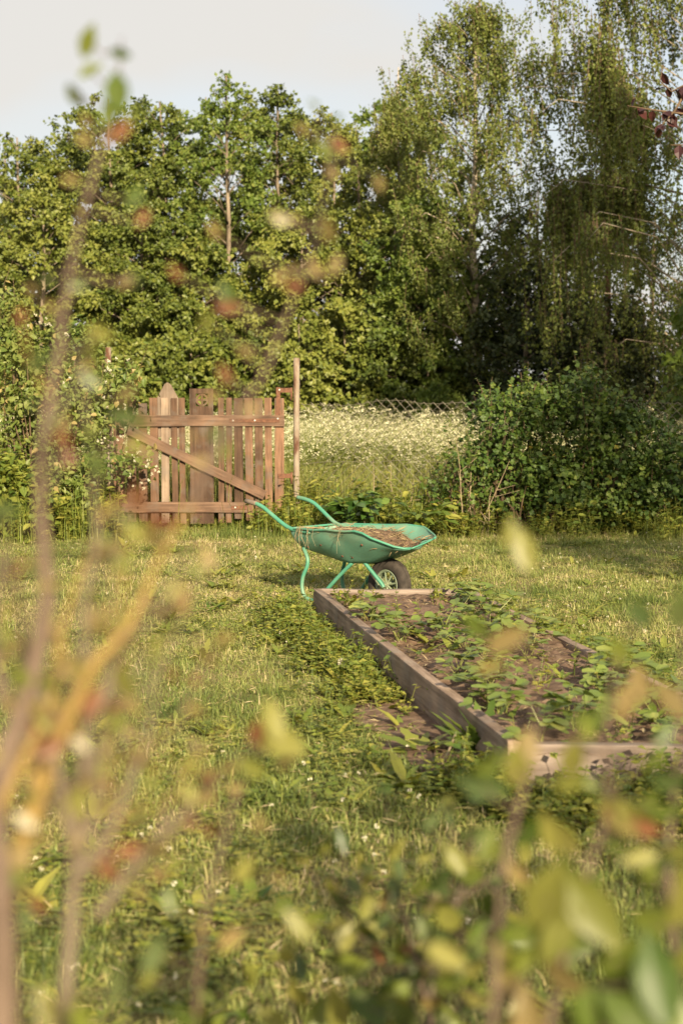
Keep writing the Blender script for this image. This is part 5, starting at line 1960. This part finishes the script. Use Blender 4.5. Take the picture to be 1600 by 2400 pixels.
left_stems = [
    ([(-60, 2700, 1.40), (-20, 2300, 1.38), (20, 2080, 1.36), (102, 1841, 1.35), (158, 1688, 1.35), (219, 1555, 1.35), (286, 1494, 1.36), (337, 1402, 1.38), (367, 1321, 1.40), (449, 1182, 1.45)], .0098, .0024, 'stem_yellow'),
    ([(-80, 2600, 1.3), (-40, 2200, 1.3), (-5, 1900, 1.32), (15, 1765, 1.33), (56, 1663, 1.34), (87, 1545, 1.36), (112, 1407, 1.38), (104, 1280, 1.4), (92, 1150, 1.42), (105, 1000, 1.45), (135, 858, 1.48), (155, 680, 1.52), (200, 480, 1.58), (240, 340, 1.64), (275, 240, 1.7), (285, 90, 1.78)], .0105, .0012, 'stem_brown'),
    ([(150, 2700, 1.3), (150, 2400, 1.3), (165, 2200, 1.32), (178, 2010, 1.34), (190, 1850, 1.36), (205, 1700, 1.38), (196, 1560, 1.4), (199, 1382, 1.42), (230, 1280, 1.45), (215, 1100, 1.5), (200, 950, 1.52), (165, 800, 1.56)], .0066, .0014, 'stem_pink'),
    ([(170, 2050, 1.33), (240, 1990, 1.34), (300, 1850, 1.36), (350, 1725, 1.4), (372, 1560, 1.44)], .005, .002, 'stem_pink'),
    ([(459, 2600, 1.5), (459, 2361, 1.5), (485, 2106, 1.52), (551, 1876, 1.56), (600, 1740, 1.6), (640, 1690, 1.62)], .0034, .0014, 'stem_brown'),
    ([(10, 1660, 1.25), (-20, 1500, 1.27), (-10, 1400, 1.28), (10, 1290, 1.3), (40, 1400, 1.33), (70, 1540, 1.36)], .004, .003, 'stem_brown'),
    ([(20, 2080, 1.36), (60, 1900, 1.38), (120, 1650, 1.42), (140, 1500, 1.46), (170, 1400, 1.5), (250, 1180, 1.56)], .005, .002, 'stem_yellow'),
    ([(0, 2800, 1.15), (5, 2400, 1.17), (10, 2200, 1.18), (0, 2000, 1.2), (-30, 1800, 1.22)], .014, .008, 'stem_brown'),
    ([(20, 2080, 1.36), (60, 1960, 1.36), (110, 1880, 1.37), (190, 1830, 1.38), (240, 1760, 1.4), (275, 1660, 1.42), (330, 1560, 1.45), (385, 1500, 1.48)], .0052, .002, 'stem_pink'),
    ([(178, 2010, 1.34), (150, 1880, 1.34), (130, 1760, 1.35), (105, 1640, 1.36), (60, 1560, 1.38), (45, 1450, 1.4)], .0056, .002, 'stem_pink'),
    ([(205, 1700, 1.38), (250, 1630, 1.39), (262, 1560, 1.4), (305, 1490, 1.42), (330, 1380, 1.45)], .0042, .0016, 'stem_pink'),
    ([(230, 2150, 1.36), (290, 2060, 1.38), (345, 1990, 1.4), (400, 1930, 1.43), (470, 1870, 1.46)], .0046, .0018, 'stem_pink'),
    ([(-30, 1990, 1.3), (20, 1850, 1.32), (75, 1740, 1.34), (130, 1620, 1.36), (150, 1500, 1.4)], .0056, .002, 'stem_yellow'),
    ([(449, 1182, 1.45), (515, 1040, 1.5), (565, 960, 1.55), (625, 870, 1.58), (680, 720, 1.62), (735, 580, 1.68), (772, 400, 1.75), (785, 320, 1.8)], .0028, .0010, 'stem_brown'),
    ([(178, 2010, 1.34), (215, 1930, 1.35), (230, 1850, 1.37), (222, 1760, 1.38)], .005, .002, 'stem_pink'),
]
left_leaves = [
    # the twig tip against the sky
    (206, 98, 1.75, .042, 'fg_green', -.4), (212, 165, 1.72, .034, 'fg_green', -.9), (283, 125, 1.75, .028, 'fg_green', 1.3), (178, 225, 1.7, .036, 'fg_green', -2.6), (275, 215, 1.66, .058, 'fg_green', .2), (268, 255, 1.66, .052, 'fg_green', 2.6), (280, 310, 1.64, .034, 'fg_red', 2.2),
    (205, 285, 1.66, .020, 'fg_tan', .5), (165, 420, 1.6, .022, 'fg_tan', -1.5), (192, 500, 1.58, .024, 'fg_tan', 2.8), (315, 460, 1.6, .032, 'fg_green', -.6), (335, 510, 1.6, .024, 'fg_red', 2.7), (310, 655, 1.55, .028, 'fg_blue', 1.2), (298, 660, 1.55, .022, 'fg_tan', -1.0), (415, 640, 1.6, .024, 'fg_red', .7),
    # along the long yellow stem
    (712, 305, 1.78, .022, 'fg_tan', 1.2), (795, 340, 1.78, .028, 'fg_red', -2.3), (760, 350, 1.76, .030, 'fg_green', .5), (662, 515, 1.7, .026, 'fg_flower', 1.4), (690, 512, 1.7, .020, 'fg_tan', 1.5), (505, 540, 1.65, .024, 'fg_tan', .6), (770, 540, 1.66, .034, 'fg_tan', .2), (785, 620, 1.64, .028, 'fg_tan', 2.8), (740, 630, 1.64, .026, 'fg_tan', -2.6),
    (690, 670, 1.62, .024, 'fg_red', 1.5), (655, 650, 1.62, .020, 'fg_tan', -1.2), (540, 690, 1.62, .036, 'fg_green', .6), (535, 720, 1.60, .030, 'fg_red', 1.6), (485, 755, 1.6, .026, 'fg_yellow', -.4), (530, 880, 1.58, .028, 'fg_red', .5), (575, 825, 1.58, .022, 'fg_tan', 1.2),
    (235, 780, 1.5, .032, 'fg_yellow', 1.2), (85, 850, 1.45, .030, 'fg_blue', -.5), (215, 885, 1.5, .030, 'fg_blue', .9), (290, 975, 1.48, .038, 'fg_blue', 1.5), (330, 990, 1.5, .030, 'fg_green', 1.7), (225, 1085, 1.48, .034, 'fg_blue', .4), (160, 1070, 1.46, .026, 'fg_red', 0.2), (325, 1170, 1.46, .032, 'fg_red', .1), (380, 1220, 1.44, .034, 'fg_red', 1.4),
    (365, 1260, 1.42, .036, 'fg_tan', .5), (415, 1390, 1.42, .036, 'fg_yellow', -2.6), (425, 1420, 1.42, .022, 'fg_red', 2.4), (10, 1190, 1.35, .036, 'fg_blue', 1.3), (50, 1330, 1.35, .020, 'fg_red', -.4),
    (165, 1570, 1.36, .030, 'fg_tan', .3), (290, 1600, 1.4, .044, 'fg_yellow', .2), (215, 1650, 1.36, .034, 'fg_red', -.5), (190, 1745, 1.34, .022, 'fg_flower', 1), (60, 1925, 1.32, .026, 'fg_flower', 1.0), (100, 1680, 1.34, .030, 'fg_yellow', .2),
    (330, 1915, 1.38, .036, 'fg_blue', .1), (300, 1995, 1.36, .028, 'fg_red', -1.5), (365, 1985, 1.38, .034, 'fg_tan', 1.5), (170, 1900, 1.34, .048, 'fg_yellow', -.5), (440, 1880, 1.45, .028, 'fg_tan', 1.2), (480, 1870, 1.45, .028, 'fg_tan', -1.2), (600, 1720, 1.5, .036, 'fg_red', -.2), (660, 1740, 1.52, .060, 'fg_yellow', 1.3), (640, 1690, 1.52, .050, 'fg_yellow', .2), (590, 1800, 1.52, .040, 'fg_yellow', .9),
    (405, 2110, 1.5, .034, 'fg_green', .3), (360, 2240, 1.45, .044, 'fg_blue', -.5), (350, 2290, 1.45, .034, 'fg_yellow', 2.6), (570, 2040, 1.5, .034, 'fg_yellow', -.6), (610, 1930, 1.5, .024, 'fg_tan', .3), (540, 2200, 1.45, .034, 'fg_tan', 2.2), (660, 2120, 1.5, .028, 'fg_green', -.8), (700, 2170, 1.5, .044, 'fg_yellow', -2.4),
    (30, 2020, 1.3, .05, 'fg_tan', 2.0), (110, 2360, 1.25, .04, 'fg_yellow', .3), (200, 2370, 1.3, .034, 'fg_green', 1.2),
]
left_auto = [(0, .1, .45, 9, ['fg_tan', 'fg_yellow', 'fg_red'], .018, .032, .02), (13, .1, 1.0, 13, ['fg_tan', 'fg_green', 'fg_tan'], .014, .026, .022), (1, .35, .95, 16, ['fg_tan', 'fg_green', 'fg_blue', 'fg_tan'], .014, .024, .02), (2, .2, .95, 12, ['fg_tan', 'fg_yellow', 'fg_blue'], .016, .030, .025), (3, .2, 1, 6, ['fg_red', 'fg_yellow', 'fg_tan'], .018, .028, .02), (4, .1, 1, 9, ['fg_tan', 'fg_yellow', 'fg_green'], .018, .03, .025), (6, .2, 1, 7, ['fg_tan', 'fg_yellow'], .016, .03, .02), (7, 0, .6, 8, ['fg_green', 'fg_blue'], .03, .045, .05)]
left_auto += [(8, .2, 1, 14, ['fg_tan', 'fg_red', 'fg_yellow'], .016, .028, .018), (9, .2, 1, 14, ['fg_tan', 'fg_yellow', 'fg_green'], .016, .028, .018), (10, .2, 1, 12, ['fg_tan', 'fg_yellow'], .016, .028, .018), (11, .2, 1, 14, ['fg_tan', 'fg_red', 'fg_yellow'], .018, .03, .018)]
fg_shrub("blurred blueberry bush with tall bare yellow and brown stems close to the lens", (-0.3, 1.2, 0.6), left_stems, left_leaves, 5, left_auto, 0.90, .95, 46)

DEEP = 1.45
right_stems = [
    ([(1150, 2800, 1.1), (1150, 2500, 1.12), (1160, 2250, 1.15), (1180, 2020, 1.18), (1225, 1850, 1.22), (1262, 1740, 1.26), (1240, 1560, 1.3), (1225, 1350, 1.34)], .0034, .0012, 'stem_brown'),
    ([(1250, 2800, 1.1), (1270, 2480, 1.12), (1320, 2230, 1.15), (1370, 2060, 1.18), (1425, 1900, 1.22), (1418, 1720, 1.26), (1440, 1560, 1.3), (1500, 1430, 1.34)], .0032, .0012, 'stem_brown'),
    ([(980, 2800, 1.2), (990, 2500, 1.22), (1010, 2300, 1.25), (1060, 2150, 1.28), (1100, 1990, 1.3)], .004, .0015, 'stem_pink'),
    ([(1600, 2800, 1.15), (1590, 2450, 1.17), (1580, 2200, 1.2), (1560, 2000, 1.22), (1600, 1700, 1.28), (1600, 1450, 1.32)], .0044, .0018, 'stem_brown'),
    ([(900, 2800, 1.3), (880, 2500, 1.32), (850, 2300, 1.35), (820, 2150, 1.38)], .004, .0015, 'stem_brown'),
    ([(1080, 2800, 1.35), (1040, 2500, 1.37), (985, 2300, 1.4), (940, 2120, 1.44), (925, 2020, 1.46)], .004, .0015, 'stem_brown'),
    ([(760, 2800, 1.35), (735, 2550, 1.37), (700, 2400, 1.4), (665, 2290, 1.43)], .0036, .0014, 'stem_brown'),
    ([(1430, 2800, 1.25), (1450, 2550, 1.27), (1500, 2350, 1.3), (1540, 2180, 1.33)], .004, .0015, 'stem_brown'),
]
for _k in (2, 4, 5, 6):
    _p, _a, _b, _m = right_stems[_k]
    right_stems[_k] = ([(u, v, d * DEEP) for u, v, d in _p], _a * 1.3, _b * 1.3, _m)
right_leaves = [
    (1230, 1290, 1.34, .050, 'fg_yellow', .2), (1190, 1250, 1.34, .036, 'fg_yellow', -.3), (1185, 1500, 1.3, .046, 'fg_tan', -1.0), (1120, 1470, 1.32, .042, 'fg_green', .8), (1150, 1560, 1.3, .034, 'fg_tan', 1.7), (1500, 1440, 1.3, .050, 'fg_blue', .9), (1450, 1530, 1.3, .048, 'fg_green', -2.4), (1590, 1430, 1.28, .050, 'fg_blue', .1), (1500, 1600, 1.28, .044, 'fg_tan', .2), (1470, 1640, 1.28, .046, 'fg_tan', 2.7), (1570, 1640, 1.27, .050, 'fg_tan', .6), (1420, 1650, 1.28, .034, 'fg_green', -.4),
    (1130, 1840, 1.22, .054, 'fg_blue', 1.4), (1210, 1800, 1.22, .052, 'fg_yellow', .1), (1340, 1780, 1.22, .050, 'fg_yellow', -.1), (1230, 1760, 1.23, .050, 'fg_tan', 2.8), (1310, 1960, 1.2, .066, 'fg_yellow', .7), (1240, 1950, 1.2, .050, 'fg_green', -.5), (1450, 1920, 1.2, .046, 'fg_tan', 1.2), (1510, 1935, 1.2, .040, 'fg_red', .9), (1500, 2010, 1.2, .038, 'fg_yellow', 1.7), (1570, 1830, 1.22, .050, 'fg_blue', 1.3),
    (1280, 2110, 1.12, .082, 'fg_yellow', -.2), (1385, 2130, 1.12, .084, 'fg_yellow', .7), (1310, 2190, 1.12, .060, 'fg_yellow', 2.6), (1230, 2180, 1.14, .055, 'fg_green', -1.2), (1540, 2300, 1.1, .085, 'fg_green', .2), (1600, 2110, 1.1, .085, 'fg_yellow', .1), (1380, 2370, 1.12, .07, 'fg_green', .4), (1180, 2250, 1.16, .05, 'fg_yellow', .6), (1190, 2310, 1.16, .048, 'fg_tan', .8),
    (1060, 2010, 1.26, .044, 'fg_yellow', .6), (1030, 2060, 1.26, .040, 'fg_blue', -.6), (1100, 2050, 1.26, .040, 'fg_green', 1.8), (1050, 2150, 1.24, .052, 'fg_yellow', .6), (1000, 2180, 1.24, .040, 'fg_blue', .5), (980, 2080, 1.26, .040, 'fg_green', -.5), (900, 2110, 1.3, .030, 'fg_tan', -.4), (860, 2120, 1.3, .038, 'fg_yellow', -.3), (955, 2225, 1.28, .022, 'fg_red', 1.2), (885, 2235, 1.3, .026, 'fg_red', .5), (810, 2200, 1.3, .044, 'fg_yellow', -.6), (820, 2260, 1.3, .045, 'fg_green', 1.6),
    (1060, 2290, 1.2, .028, 'fg_yellow', 1.4), (1010, 2350, 1.2, .038, 'fg_tan', 1.2), (1120, 2340, 1.2, .046, 'fg_yellow', 1.0), (860, 2360, 1.25, .060, 'fg_green', .9), (790, 2370, 1.25, .055, 'fg_yellow', .2), (920, 2340, 1.25, .055, 'fg_green', -.8), (950, 2390, 1.2, .05, 'fg_blue', .3), (700, 2330, 1.35, .045, 'fg_yellow', .5), (740, 2380, 1.3, .05, 'fg_green', -.5), (640, 2390, 1.35, .045, 'fg_yellow', .9), (800, 1970, 1.4, .034, 'fg_blue', .3), (760, 1990, 1.4, .028, 'fg_yellow', -.6),
    (1150, 2130, 1.22, .046, 'fg_green', .4), (1110, 2210, 1.2, .05, 'fg_green', -.5), (1450, 2250, 1.12, .06, 'fg_green', -.6), (1480, 2390, 1.1, .07, 'fg_green', .9), (1580, 2390, 1.1, .06, 'fg_green', -.3), (1240, 2390, 1.12, .06, 'fg_tan', .2), (1320, 2290, 1.12, .05, 'fg_tan', 1.2),
]
right_leaves = [(u, v, d * DEEP, z * DEEP * .92, k, a) if (u < 1130 and v > 1950) else (u, v, d, z, k, a) for u, v, d, z, k, a in right_leaves]
right_auto = [(0, .1, .75, 22, ['fg_green', 'fg_yellow', 'fg_tan', 'fg_green'], .024, .045, .03), (1, .1, .7, 20, ['fg_green', 'fg_yellow', 'fg_green'], .024, .045, .03), (2, .15, 1, 60, ['fg_green', 'fg_blue', 'fg_yellow', 'fg_blue'], .028, .052, .06), (3, .1, .6, 16, ['fg_green', 'fg_blue', 'fg_yellow'], .03, .05, .03), (4, .15, 1, 55, ['fg_green', 'fg_blue', 'fg_yellow', 'fg_green'], .028, .052, .06), (5, .1, 1, 60, ['fg_green', 'fg_blue', 'fg_yellow', 'fg_blue'], .028, .052, .055), (6, .1, 1, 32, ['fg_green', 'fg_blue', 'fg_yellow'], .028, .05, .05), (7, .1, 1, 20, ['fg_green', 'fg_blue', 'fg_green'], .026, .045, .03)]
fg_shrub("blurred blueberry bush of broad yellow-green leaves close to the lens at the lower right", (0.14, 1.28, 0.6), right_stems, right_leaves, 6, right_auto, 1.08, .84)
